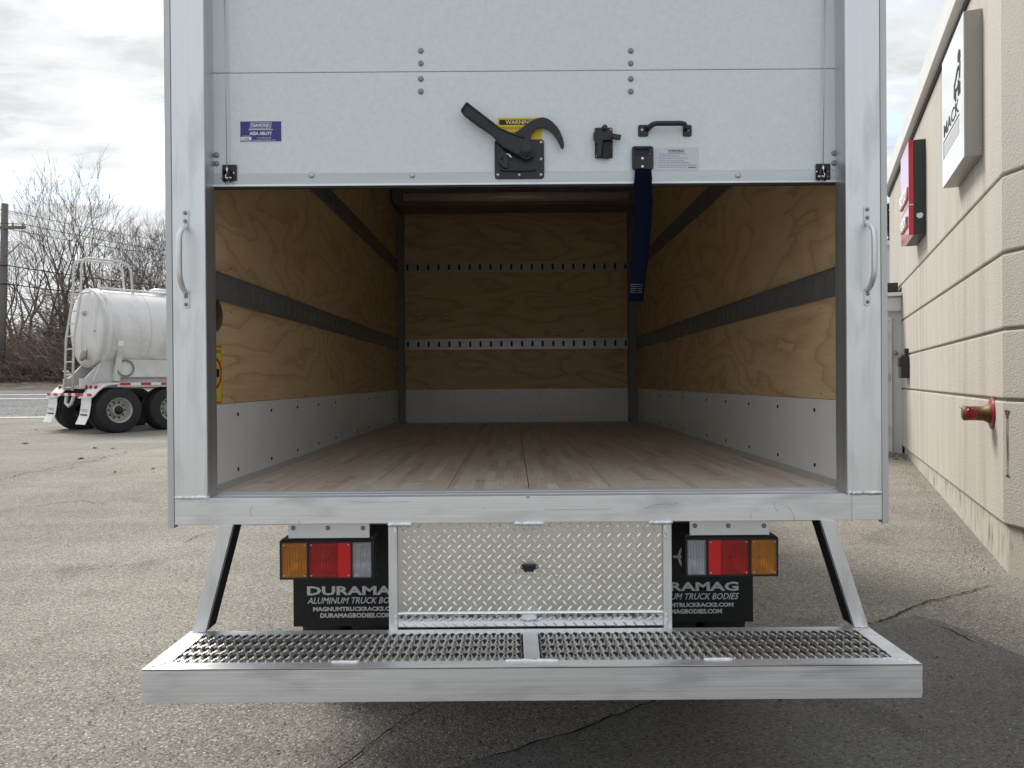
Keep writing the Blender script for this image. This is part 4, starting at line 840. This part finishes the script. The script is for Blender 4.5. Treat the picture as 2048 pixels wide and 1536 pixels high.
MB().prism(rrect(x-.017, x+.017, z-.012, z+.011, .003), YC-.024, YC-.0062).build('lamp_hood', m_blackm, ll, .003)
for d in (-.025, .025): stud('screw', ll, (x+d, YC-.006, z+.001), .0035, .002, m_steel)
x, z = W(1113, 1152, YC); stud('bolt', cp, (x, YC-.001, z), .007, .005, m_plate)

# step bumper
bxl, bxr, bf, bb, bz, bzz = -1.100, 1.205, 2.27, 2.618, .556, .455
gx0, gx1, gy0, gy1 = -1.040, 1.147, 2.322, 2.568
bm_ = MB().box(bxl, bxr, bf, bf+.004, bzz, bz-.0006).build('step_bumper', m_alu_x, tk, .0012)
for nm, poly in (('frame_top', [(bxl, bf), (bxr, bf), (gx1, gy0), (gx0, gy0)]), ('frame_top', [(bxl, bb), (bxr, bb), (gx1, gy1), (gx0, gy1)])):
    MB().prism(poly, bz-.004, bz, 'z').build(nm, m_alu_x, bm_)
for poly in ([(bxl, bf+.0008), (bxl, bb-.0008), (gx0-.0005, gy1), (gx0-.0005, gy0)], [(bxr, bf+.0008), (bxr, bb-.0008), (gx1+.0005, gy1), (gx1+.0005, gy0)]):
    MB().prism(poly, bz-.0045, bz-.0005, 'z').build('frame_top', m_alu_x, bm_)
for a, b in ((bxl+.0004, bxl+.0044), (bxr-.0044, bxr-.0004)): MB().box(a, b, bf+.005, bb-.001, bzz, bz-.005).build('frame_end', m_alu_x, bm_)
MB().box(bxl+.006, bxr-.006, bb-.005, bb-.001, bzz, bz-.005).build('frame_back', m_alu_x, bm_)
MB().box(gx0, gx1, gy0-.004, gy0-.001, bzz+.01, bz-.005).build('inner_web', m_alu_d, bm_); MB().box(gx0, gx1, gy1+.001, gy1+.004, bzz+.01, bz-.005).build('inner_web', m_alu_d, bm_)
cpx0, cpx1 = WX(1047, 1300, 2.43), WX(1078, 1300, 2.43)
def grating(x0, x1):
    m = MB(); rm = MB(); nx_ = round((x1-x0)/.0276); a = (x1-x0)/nx_/2; ny = 4; b = (gy1-gy0)/ny/2; n = 16
    for iy in range(ny):
        for ix in range(nx_):
            cx_, cy_ = x0+a*(2*ix+1), gy0+b*(2*iy+1); outr = []; rb = []; rt = []; lo = []; lo2 = []
            for k in range(n):
                t = 2*math.pi*k/n+math.pi/n; c_, s__ = math.cos(t), math.sin(t); mm_ = max(abs(c_), abs(s__))
                ox, oy = s__/mm_*a, c_/mm_*b
                wd = .0026+.0068*(.5+.5*math.tanh(2.6*(c_+.1)))
                hx, hy = s__*wd, c_*b*.86
                edge = abs(ox)/a; zo = -.001-.0085*edge*(1-(abs(oy)/b)**2)
                outr.append((cx_+ox, cy_+oy, bz-.002+zo)); rb.append((cx_+hx*1.18, cy_+hy*1.035, bz+.0012)); rt.append((cx_+hx, cy_+hy, bz+(.0068 if k % 2 else .0042)))
                lo.append((cx_+hx*.97, cy_+hy*.97, bz-.004)); lo2.append((cx_+hx*.9, cy_+hy*.95, bz-.022))
            fs = []
            rm.add(rb+rt+lo, [(r_*n+k, r_*n+(k+1) % n, (r_+1)*n+(k+1) % n, (r_+1)*n+k) for r_ in range(2) for k in range(n)])
            for r_ in (0, 2, 3): fs += [(r_*n+k, r_*n+(k+1) % n, (r_+1)*n+(k+1) % n, (r_+1)*n+k) for k in range(n)]
            m.add(outr+rb+rt+lo+lo2, fs, True)
    me_ = m.build('safety_grating', m_grate, bm_); tag(rm.build('serrated_rims', m_lug, me_), kind='stuff'); return me_
grating(gx0+.001, cpx0-.001); grating(cpx1+.001, gx1-.001)
MB().box(cpx0, cpx1, gy0-.006, gy1+.004, bz+.0006, bz+.0045).build('centre_strap', m_alu_d, bm_, .001)
MB().box(gx0, gx1, gy0, gy1, bz-.075, bz-.07).build('hole_shade_sheet', m_void, bm_)  # added black sheet, gives the grating holes their deep shade
for px0, px1 in ((663, 718), (1010, 1118), (1408, 1465)): weld(bm_, (WX(px0, 1322, gy0), gy0-.004, bz+.001), (WX(px1, 1322, gy0), gy0-.004, bz+.001), .0065)
for a, b in (((gx0-.005, gy0), (bxl+.004, bf+.003)), ((gx1+.005, gy0), (bxr-.004, bf+.003)), ((gx0+.002, gy1+.004), (bxl+.012, bb-.006)), ((gx1-.002, gy1+.004), (bxr-.012, bb-.006)), ((gx0-.01, gy0-.003), (gx0+.04, gy0-.006)), ((gx1+.01, gy0-.003), (gx1-.04, gy0-.006))): weld(bm_, (*a, bz), (*b, bz), .0035)
for x, y in ((cpx0+.004, gy1+.002), (cpx1-.004, gy1+.002), (cpx0+.004, gy0-.004), (cpx1-.004, gy0-.004)): weld(bm_, (x-.006, y, bz+.005), (x+.006, y, bz+.005), .005)
weld(bm_, (bxr-.0005, bf+.002, bzz+.004), (bxr-.0005, bf+.002, bz-.004), .003)
# hanger struts
YS = 2.628
for tp, bt in ((((443, 470), 1053), ((387.5, 415), 1262)), (((1637.5, 1664), 1047), ((1705, 1733), 1256))):
    (a, b), y = tp; (c, d), y2 = bt
    P = [(WX(a, y, YS), ZS0+.0), (WX(b, y, YS), ZS0+.0), (WX(d, y2, YS), bz+.001), (WX(c, y2, YS), bz+.001)]
    MB().prism(P, YS-.020, YS+.0).build('bumper_hanger', m_alu_z, tk, .001)
    left = tp[0][0] < 1000
    q = [(P[1][0]-.003, P[1][1]), (P[1][0]+.0004, P[1][1]), (P[2][0]+.0004, P[2][1]), (P[2][0]-.003, P[2][1])] if left else [(P[0][0]-.0004, P[0][1]), (P[0][0]+.003, P[0][1]), (P[3][0]+.003, P[3][1]), (P[3][0]-.0004, P[3][1])]
    MB().prism(q, YS+.0005, YS+.072).build('hanger_painted_shade', m_void, tk)  # inner side of the aluminium tube, its shade painted as black
    weld(bm_, (P[3][0], YS-.021, bz+.003), (P[2][0], YS-.021, bz+.003), .003)
# chassis, axle, wheels
for x in (-.37, .47): MB().box(x-.035, x+.035, 2.98, 8.9, .62, .84).build('chassis_rail', m_void, tk)
for y in (3.0, 3.6, 4.4, 5.4, 6.4, 7.2): MB().box(XL+.05, XR-.05, y, y+.05, .845, ZS0+.03).build('cross_member', m_alu_d, tk)
MB().box(-.62, .72, 3.10, 3.16, .60, .915).build('rear_cross_member', m_void, tk)
def wheel_mesh(R_, w_, rr):
    ty = MB().lathe([(rr, -w_/2), (rr*1.08, -w_/2), (R_*.88, -w_/2), (R_*.965, -w_*.44), (R_, -w_*.33), (R_, w_*.33), (R_*.965, w_*.44), (R_*.88, w_/2), (rr*1.08, w_/2), (rr, w_/2)], (0, 0, 0), (1, 0, 0), 36).mesh('tyre'); ty.materials.append(m_rubber)
    return ty
tyT = wheel_mesh(.39, .21, .22)
rimT = MB().lathe([(.222, -.10), (.22, .095), (.20, .09), (.19, .02), (.10, .0), (.09, -.04), (.001, -.04)], (0, 0, 0), (1, 0, 0), 24).mesh('rim'); rimT.materials.append(m_rim)
for x, s_ in ((-.895, -1), (-.665, -1), (.99, 1), (.76, 1)):
    t_ = put('wheel', tyT, None, tk, (x, 3.95, .39)); put('rim', rimT, None, t_, (x, 3.95, .39), (0, 0, 0 if s_ > 0 else math.pi))
MB().tube([(-.6, 3.95, .40), (.7, 3.95, .40)], .06, 10).build('axle', m_void, tk)
for x in (-.85, .95): t_ = put('wheel', tyT, None, tk, (x, 8.3, .39))
for x in (-.52, .62): MB().prism([(3.35, .52), (3.95, .40), (4.6, .52), (4.6, .56), (3.95, .45), (3.35, .56)], x-.03, x+.03, 'x').build('leaf_spring', m_void, tk)
MB().lathe([(.02, -.16), (.13, -.12), (.17, 0), (.13, .12), (.02, .16)], (.05, 3.95, .42), (0, 1, 0), 16).build('differential', m_void, tk)
MB().tube([(-.52, 6.5, .62), (-.52, 4.6, .62), (-.56, 4.2, .7), (-.6, 3.4, .66), (-.78, 3.2, .58)], .045, 10).build('exhaust_pipe', m_rivd, tk)
for x in (-.25, -.15, .32): MB().tube([(x, 3.0, .80), (x+.02, 3.6, .76), (x, 4.6, .80), (x, 6, .8)], .012, 6).build('air_hose', m_blackm, tk)
# cab ahead of the box
MB().prism([(7.6, .55), (9.2, .55), (9.25, 1.3), (9.0, 2.25), (7.6, 2.3)], -.92, 1.03, 'x').build('cab', m_fascia, tk, .05)

# ------------------------------------------------------------------ tanker trailer
TR = Vector((-9.97, 18.47, .27)); TA = math.atan2(.78, .63)
tt = root('tanker_trailer', TR, 'white bulk tanker semi trailer parked beyond the lot with ladder at its rear', 'trailer', TA)
zc, rt_ = 2.46, .93
MB().lathe([(rt_, -.13), (rt_, 2.2), (rt_*.995, 9.6)], (-.05, 0, zc), (1, 0, 0), 56).build('tank', m_tank, tt)
MB().lathe([(rt_*.975, 0), (rt_*.96, -.05), (rt_*.8, -.10), (rt_*.5, -.145), (rt_*.25, -.165), (.001, -.17)], (-.17, 0, zc), (1, 0, 0), 48).build('tank_head', m_tank, tt)
MB().lathe([(rt_*.965, -.03), (rt_+.012, -.02), (rt_+.012, .03), (rt_, .04)], (-.18, 0, zc), (1, 0, 0), 48).build('rim_seam', m_tankg, tt)
for x in (-.05, 1.55, 3.2, 4.8, 6.4, 8): MB().lathe([(rt_, -.04), (rt_+.025, -.03), (rt_+.025, .03), (rt_, .04)], (x, 0, zc), (1, 0, 0), 48).build('tank_ring', m_tank, tt)
MB().tube([(-.05, -.30, zc+rt_+.02), (9, -.30, zc+rt_+.02)], .025, 6).build('top_rail', m_tank, tt); MB().tube([(-.05, .30, zc+rt_+.02), (9, .30, zc+rt_+.02)], .025, 6).build('top_rail', m_tank, tt)
for x in (1.6, 3.8): MB().lathe([(.28, -.15), (.28, .08), (.24, .14), (.001, .16)], (x, 0, zc+rt_), (0, 0, 1), 20).build('hatch', m_tank, tt)
MB().box(.25, 9.2, -.62, .62, 1.28, 1.72).build('hopper_skirt', m_tankg, tt, .03)
for y in (-.45, .45): MB().box(-.55, 9.5, y-.05, y+.05, 1.02, 1.26).build('chassis_rail', m_tankg, tt)
for x, y1_ in ((.15, -.80), (1.75, -.82), (.15, .80), (1.75, .82)):
    s_ = 1 if y1_ > 0 else -1
    MB().prism([(y1_, 2.1), (y1_-s_*.02, 1.9), (s_*.46, 1.2), (s_*.60, 1.2)], x, x+.14, 'x').build('tank_saddle', m_tankg, tt)
MB().prism([(-.5, 1.2), (.2, 1.2), (.2, 1.9), (.0, 1.75)], -.5, -.42).build('gusset', m_tankg, tt); MB().prism([(-.5, 1.2), (.2, 1.2), (.2, 1.9), (.0, 1.75)], .42, .5).build('gusset', m_tankg, tt)
MB().tube([(-.36, -.26, zc-.66), (-.14, -.26, zc-.58)], .12, 16).build('outlet_pipe', m_tankg, tt)
MB().lathe([(.12, 0), (.15, -.02), (.15, -.05), (.10, -.07), (.001, -.07)], (-.36, -.26, zc-.66), (1, 0, -.3), 16).build('outlet_cap', m_rivd, tt)
text('lettering', '160', tt, m_blk, (-.345, -.20, zc+.33), (0, -1, 0), (0, 0, 1), w=.20, h=.12)
for y, z in ((.02, -.3), (-.06, -.38), (.1, -.38), (-.38, -.1)): MB().lathe([(.025, 0), (.001, -.01)], (-.30, y-.25, zc+z), (1, 0, 0), 8).build('valve', m_rivd, tt)
MB().lathe([(rt_*.62, -.02), (rt_*.64, -.005), (rt_*.62, .01)], (-.27, 0, zc), (1, 0, 0), 36).build('weld_seam', m_tankg, tt)
MB().prism([(-.46, 1.78), (-.30, 1.78), (-.30, 1.94), (-.46, 1.94)], -.262, -.256, 'x').build('placard', m_wht, tt)
for x in (.9, 2.4): MB().lathe([(rt_+.002, -.012), (rt_+.007, 0), (rt_+.002, .012)], (x, 0, zc), (1, 0, 0), 48).build('weld_seam', m_tankg, tt)
MB().box(.10, .22, -.965, -.935, 2.02, 2.14).build('placard_holder', m_wht, tt)
for k in range(3): MB().box(-.44, -.38, -.30+k*.2, -.18+k*.2, 1.02, 1.10).build('rear_bracket', m_tankg, tt)
MB().tube([(-.38, -.62, 1.10), (-.05, -.5, 1.75)], .022, 6).build('stay_rod', m_tankg, tt)
# ladder
ld = MB().tube([(-.62, -.22, .98), (-.58, -.22, 2.2), (-.42, -.22, 3.2), (-.40, -.22, 3.92), (-.34, -.22, 4.06), (-.2, -.22, 4.1), (.5, -.22, 4.1), (.66, -.22, 4.04), (.74, -.22, 3.9), (.78, -.22, 3.36)], .028, 8).tube([(-.62, .22, .98), (-.58, .22, 2.2), (-.42, .22, 3.2), (-.40, .22, 3.92), (-.34, .22, 4.06), (-.2, .22, 4.1), (.5, .22, 4.1), (.66, .22, 4.04), (.74, .22, 3.9), (.78, .22, 3.36)], .028, 8).build('ladder', m_tankg, tt)
for k in range(8):
    z = 1.05+k*.30; x = -.62+(.04*(z-.98)/1.22 if z < 2.2 else .04+.16*(z-2.2)/1.0)
    MB().tube([(x, -.22, z), (x, .22, z)], .017, 6).build('rung', m_tankg, ld)
for y in (-.22, .22): MB().tube([(-.40, y, 3.25), (-.05, y*1.2, 3.36)], .02, 6).build('ladder_stay', m_tankg, ld)
# wheels
tyA = wheel_mesh(.525, .27, .29)
rimA = MB().lathe([(.292, .13), (.27, .12), (.262, .02), (.22, -.04), (.16, -.045), (.15, .0), (.135, .03), (.12, .08), (.06, .10), (.001, .10)], (0, 0, 0), (1, 0, 0), 30).mesh('rim'); rimA.materials.append(m_rim)
hubA = MB().lathe([(.105, .085), (.09, .13), (.05, .15), (.001, .15)], (0, 0, 0), (1, 0, 0), 16)
hubA = hubA.mesh('hub'); hubA.materials.append(m_blackm)
nutA = MB()
for k in range(10): a = 2*math.pi*k/10; nutA.lathe([(.020, 0), (.020, .02), (.001, .025)], (-.04, .185*math.cos(a), .185*math.sin(a)), (1, 0, 0), 8)
nutA = nutA.mesh('wheel_nuts'); nutA.materials.append(m_blackm)
for k, x in enumerate((0, 1.24)):
    for y in (-1.085, -.80, .80, 1.085):
        s_ = -1 if y < 0 else 1; rz = -math.pi/2 if y < 0 else math.pi/2
        t_ = put('wheel', tyA, None, tt, (x, y, .525), (0, 0, rz))
        if abs(y) > 1:
            for nm, me_ in (('rim', rimA), ('hub', hubA), ('wheel_nuts', nutA)):
                o = bpy.data.objects.new(nm, me_); COL.objects.link(o); o.parent = t_; WL[o] = WL[t_]
    MB().tube([(x, -1, .525), (x, 1, .525)], .08, 8).build('axle', m_void, tt)
# fenders
for s_ in (-1, 1):
    def arc(n=8): return [(-.66+.12*0, .72)]
    prof = [(-.66, .84), (-.60, .86), (-.54, .92), (-.46, 1.01), (-.36, 1.09), (-.22, 1.145), (0, 1.16), (1.9, 1.16), (2.0, 1.10)]
    m = MB(); pp = [(x, z) for x, z in prof]+[(x, z-.035) for x, z in reversed(prof)]
    y0_, y1_ = sorted((s_*.60, s_*1.24))
    m.prism(pp, y0_, y1_).build('fender', m_tank, tt)
    yy = s_*1.243
    for k in range(8): MB().box(.0+k*.24, .0+k*.24+(.235), *sorted((yy, yy+s_*.006)), 1.10, 1.155).build('reflective_tape', m_tred if k % 2 == 0 else m_wht, tt)
    MB().box(-.05, 9.4, *sorted((s_*1.20, s_*1.236)), 1.06, 1.12).build('side_rail', m_tankg, tt)
    mf = MB(); fp = [(-.60, .88), (-.61, .66), (-.65, .42), (-.74, .22)]
    mf.add([(x, yv, z) for x, z in fp for yv in (s_*.68, s_*1.18)], [(2*i, 2*i+1, 2*i+3, 2*i+2) for i in range(3)])
    mfo = mf.build('mud_flap', m_wht, tt); mo = mfo.modifiers.new('thickness', 'SOLIDIFY'); mo.thickness = .012
    ybar = sorted((s_*.64, s_*1.22))
    for k in range(3): MB().box(-.635, -.62, ybar[0]+k*.193, ybar[0]+k*.193+.19, .86, .92).build('reflective_tape', m_tred if k != 1 else m_wht, mfo)
    text('lettering', 'MCNEILUS', mfo, m_redl, (-.665, s_*.93, .54), (0, -1, 0), (-.2, 0, 1), w=.34, h=.07); MB().prism([(s_*.93-.17, .42), (s_*.93+.17, .42), (s_*.93+.17, .45), (s_*.93-.17, .45)], -.675, -.668, 'x').build('print_line', m_blk, mfo)
    lbx = MB().box(-.42, -.36, *sorted((s_*.40, s_*1.12)), .99, 1.12).build('lamp_bar', m_tankg, tt)
    for y in (.50, .74, 1.00): MB().lathe([(.055, 0), (.05, -.03), (.001, -.035)], (-.42, s_*y, 1.055), (1, 0, 0), 14).build('rear_lamp', m_lred, lbx)
for k in range(6): MB().box(-.64, -.61, -.6+k*.2, -.6+k*.2+.196, .86, .92).build('reflective_tape', m_tred if k % 2 == 0 else m_wht, tt)
MB().tube([(-.58, -.2, .86), (-.62, -.16, .68), (-.62, .0, .62), (-.62, .16, .68), (-.58, .2, .86)], .04, 6).build('tow_hook', m_tankg, tt)
MB().lathe([(.10, 0), (.10, .16), (.07, .2), (.001, .2)], (-.45, .80, 1.35), (1, .4, .1), 14).build('blower_pipe', m_rivd, tt)
MB().lathe([(.19, 0), (.21, .01), (.19, .02), (.17, .01), (.19, 0)], (.4, -.66, 1.5), (0, 1, 0), 16).build('hose_ring', m_rivd, tt)
for y in (-.5, .5): MB().box(8.2, 8.35, y-.08, y+.08, .0, 1.02).build('landing_leg', m_tankg, tt)

# ------------------------------------------------------------------ poles and wires
def pole(p, h, label):
    r_ = root('utility_pole', (p[0], p[1], g(p[1])), label, 'utility pole'); z = g(p[1])
    MB().tube([(p[0]-.25, p[1], z-.2), (p[0]-.02, p[1], z+h*.5), (p[0]+.10, p[1], z+h)], [.21, .18, .15], 12).build('shaft', m_pole, r_)
    ca = MB().box(p[0]-1.0, p[0]+1.15, p[1]-.16, p[1]-.06, z+h-1.25, z+h-1.12).build('crossarm', m_pole, r_)
    for dx in (-.8, .55, 1.05): MB().lathe([(.05, 0), (.06, .05), (.03, .12), (.05, .16), (.001, .2)], (p[0]+dx, p[1]-.11, z+h-1.12), (0, 0, 1), 8).build('insulator', m_rivd, ca)
    MB().tube([(p[0]+.2, p[1]-.2, z+h-2.6), (p[0]+.6, p[1]-.2, z+h-2.3), (p[0]+1.0, p[1]-.2, z+h-1.9)], .03, 6).build('service_mast', m_rivd, r_)
    return z+h
PA, PB = (WX(8, 600, 37.5), 37.5), (-14.5, 62)
za = pole(PA, 8.6, 'weathered wooden utility pole with crossarm beside the road at the left'); zb = pole(PB, 8.6, 'wooden utility pole further along the road behind the truck')
for dz, dx, r_, lab in ((-.3, .1, .014, 'topmost thin power line sagging away from the pole'), (-1.0, 1.0, .016, 'thin power line running from the end of the crossarm'), (-1.0, -.8, .016, 'thin power line running from the far side of the crossarm'), (-3.0, .2, .028, 'thick dark cable strung midway up the pole'), (-3.9, .2, .028, 'thick dark cable strung lowest across the brush')):
    pts = []
    for k in range(-12, 25):
        t = k/24; tt_ = t; x = PA[0]+dx+(PB[0]-PA[0])*t; y = PA[1]+(PB[1]-PA[1])*t; z = za+dz+(zb-za-1.2)*t
        u_ = t % 1.0; z -= 4*.55*u_*(1-u_); pts.append((x, y, z))
    tag(MB().tube(pts, r_, 5).build('power_line', m_wire), lab, 'power line', 'wires strung between the poles')

# ------------------------------------------------------------------ trees
def tree_mesh(seed, h, spread, stems=3, depth=7, dense=1.0):
    rnd = random.Random(seed); tr = MB(); cr = MB()
    def br(p, d, ln, r, lev):
        n = 4 if lev < 3 else 3; pts = [p.copy()]; rs = [r]; q = p.copy(); dd = d.copy()
        for i in range(n):
            dd = (dd+Vector((rnd.gauss(0, .10), rnd.gauss(0, .10), rnd.gauss(.03, .05)))).normalized(); q = q+dd*ln/n; pts.append(q.copy()); rs.append(r*(1-.42*(i+1)/n))
        (tr if lev < 2 else cr).tube(pts, rs, 6 if lev < 2 else (4 if lev < 4 else 3), False)
        if lev >= depth: return
        k = rnd.choice((2, 2, 3)) if lev > 0 else 3
        for i in range(k):
            a = rnd.uniform(.25, .62)*spread; ax = dd.orthogonal().normalized(); ax.rotate(Matrix.Rotation(2*math.pi*(i/k)+rnd.uniform(-.6, .6), 3, dd))
            nd_ = (dd*math.cos(a)+ax*math.sin(a)); nd_ = (nd_+Vector((0, 0, .16))).normalized()
            t = rnd.choice((.55, .75, 1., 1.)); base = pts[-1] if t == 1. else pts[-2]
            br(base, nd_, ln*rnd.uniform(.62, .86), max(r*.54*rnd.uniform(.8, 1.1), .0065), lev+1)
    for s_ in range(stems):
        a = rnd.uniform(0, 6.28); br(Vector((math.cos(a)*.35, math.sin(a)*.35, -.3)), Vector((math.cos(a)*.22, math.sin(a)*.22, 1)).normalized(), h*.30*rnd.uniform(.85, 1.1), .15*rnd.uniform(.7, 1.1), 0)
    for m_ in (tr, cr):
        pass
    a = tr.mesh('trunk'); b = cr.mesh('crown'); a.materials.append(m_bark); b.materials.append(m_twig); return a, b
kinds = [tree_mesh(3, 12.5, 1.0, 3, 6), tree_mesh(8, 11, .9, 4, 6), tree_mesh(21, 10, 1.15, 3, 7), tree_mesh(33, 9, 1.25, 3, 6)]
tl_ = [(-27.0, 43.0, 0, 1.02, .3, 'tall bare tree with forked limbs standing nearest the utility pole'),
       (-23.2, 41.5, 1, 1.12, 1.9, 'tallest bare multi stemmed tree rising behind the ladder of the tanker'),
       (-20.2, 44.0, 2, .92, 4.1, 'bare spreading tree above the tank beside the truck post'),
       (-17.4, 43.0, 3, 1.02, 2.2, 'bushy bare tree partly hidden by the left rear post of the truck'),
       (-30.6, 46.0, 3, 1.1, 5.1, 'bare tree at the very left edge behind the utility pole'),
       (-25.4, 50.0, 2, 1.0, .9, 'thin bare tree further back between the two tallest trees'),
       (-21.2, 52.0, 1, .92, 3.3, 'slender bare tree far back above the tank end')]
for x, y, k, s_, rz, lab in tl_:
    t_ = root('bare_tree', (x, y, g(y)), lab, 'tree', 0, 'bare trees beyond the road'); t_.rotation_euler.z = rz; t_.scale = (s_, s_, s_*.94)
    put('trunk', kinds[k][0], None, t_); put('crown', kinds[k][1], None, t_)
# undergrowth: one mass nobody could count
def brush(name, n, xr, yr, hr, mat, lab, seed, dens=3, rad=(.008, .022), lean=.35):
    rnd = random.Random(seed); m = MB()
    for i in range(n):
        x = rnd.uniform(*xr); y = rnd.uniform(*yr); z = g(y)-.1; h = rnd.uniform(*hr)*(.65+.7*abs(mnoise.noise(Vector((x*.3, y*.3, seed)))))
        p = Vector((x, y, z)); d = Vector((rnd.gauss(0, lean), rnd.gauss(0, lean), 1)).normalized(); r = rnd.uniform(*rad); pts = [p.copy()]; rs = [r]
        for k in range(dens):
            d = (d+Vector((rnd.gauss(0, .28), rnd.gauss(0, .28), rnd.gauss(-.08, .15)))).normalized(); p = p+d*h/dens; pts.append(p.copy()); rs.append(r*(1-.25*k))
            e = (d+Vector((rnd.gauss(0, .9), rnd.gauss(0, .9), rnd.gauss(0, .4)))).normalized()*h*rnd.uniform(.15, .5)
            m.tube([p, p+e*.5+Vector((0, 0, rnd.uniform(-.1, .1))), p+e], [r*.7, r*.6, r*.4], 3, False)
        m.tube(pts, rs, 3, False)
    return tag(m.build(name, mat, at=(0, 0, 0)), lab, kind='stuff')
brush('undergrowth', 4200, (-36, -12), (36.8, 46), (1.6, 4.2), m_brush, 'dense tangle of bare brown undergrowth on the bank beyond the road', 5)
brush('undergrowth', 2600, (-36, -12), (36.2, 39), (.6, 1.8), m_vine, 'low dark scrub along the front of the bank', 6, 3, (.01, .03), .7)
brush('undergrowth', 1300, (-24.5, -16), (40.5, 45), (4.5, 7.2), m_vine, 'taller dark vine tangle between the trunks behind the tanker', 9, 5, (.010, .03), .22)
# small evergreen and pale building glimpsed past the right post
ev = root('evergreen_tree', (WX(1779, 450, 26), 26, g(26)), 'dark evergreen tree glimpsed between truck post and cream building', 'tree')
ex, ey, ez = ev.location
MB().tube([(ex, ey, ez-.1), (ex, ey, ez+6.4)], [.16, .04], 8).build('trunk', m_bark, ev)
m = MB(); rnd = random.Random(4)
for i in range(2600):
    t = rnd.random()**.8; z = ez+.8+t*5.9; a = rnd.uniform(0, 6.28); r_ = (1-t)**.8*1.5*rnd.uniform(.25, 1)+.08; p = Vector((ex+math.cos(a)*r_, ey+math.sin(a)*r_, z-r_*.25)); s = .09
    u_ = Vector((rnd.gauss(0, 1), rnd.gauss(0, 1), rnd.gauss(0, 1))).normalized()*s; v_ = u_.orthogonal().normalized()*s*.5; m.add([p-u_, p+v_, p+u_, p-v_], [(0, 1, 2, 3)])
m.build('crown', m_ever, ev)
sx = WX(1777, 530, 19); sh = root('shed', (sx-1.5, 19, g(19)), 'pale grey metal shed glimpsed behind the truck right post', 'shed')
MB().box(sx-3.2, sx+.12, 19, 22, .1, WZ(1777, 492, 19)).build('wall', m_pvc, sh); MB().box(sx-3.3, sx+.18, 18.9, 22.1, WZ(1777, 492, 19)+.002, WZ(1777, 492, 19)+.12).build('roof', m_fascia, sh)
MB().box(sx-2.6, sx-1.7, 18.97, 18.998, .28, 2.2).build('door', m_fascia, sh)
bpy.context.view_layer.update()
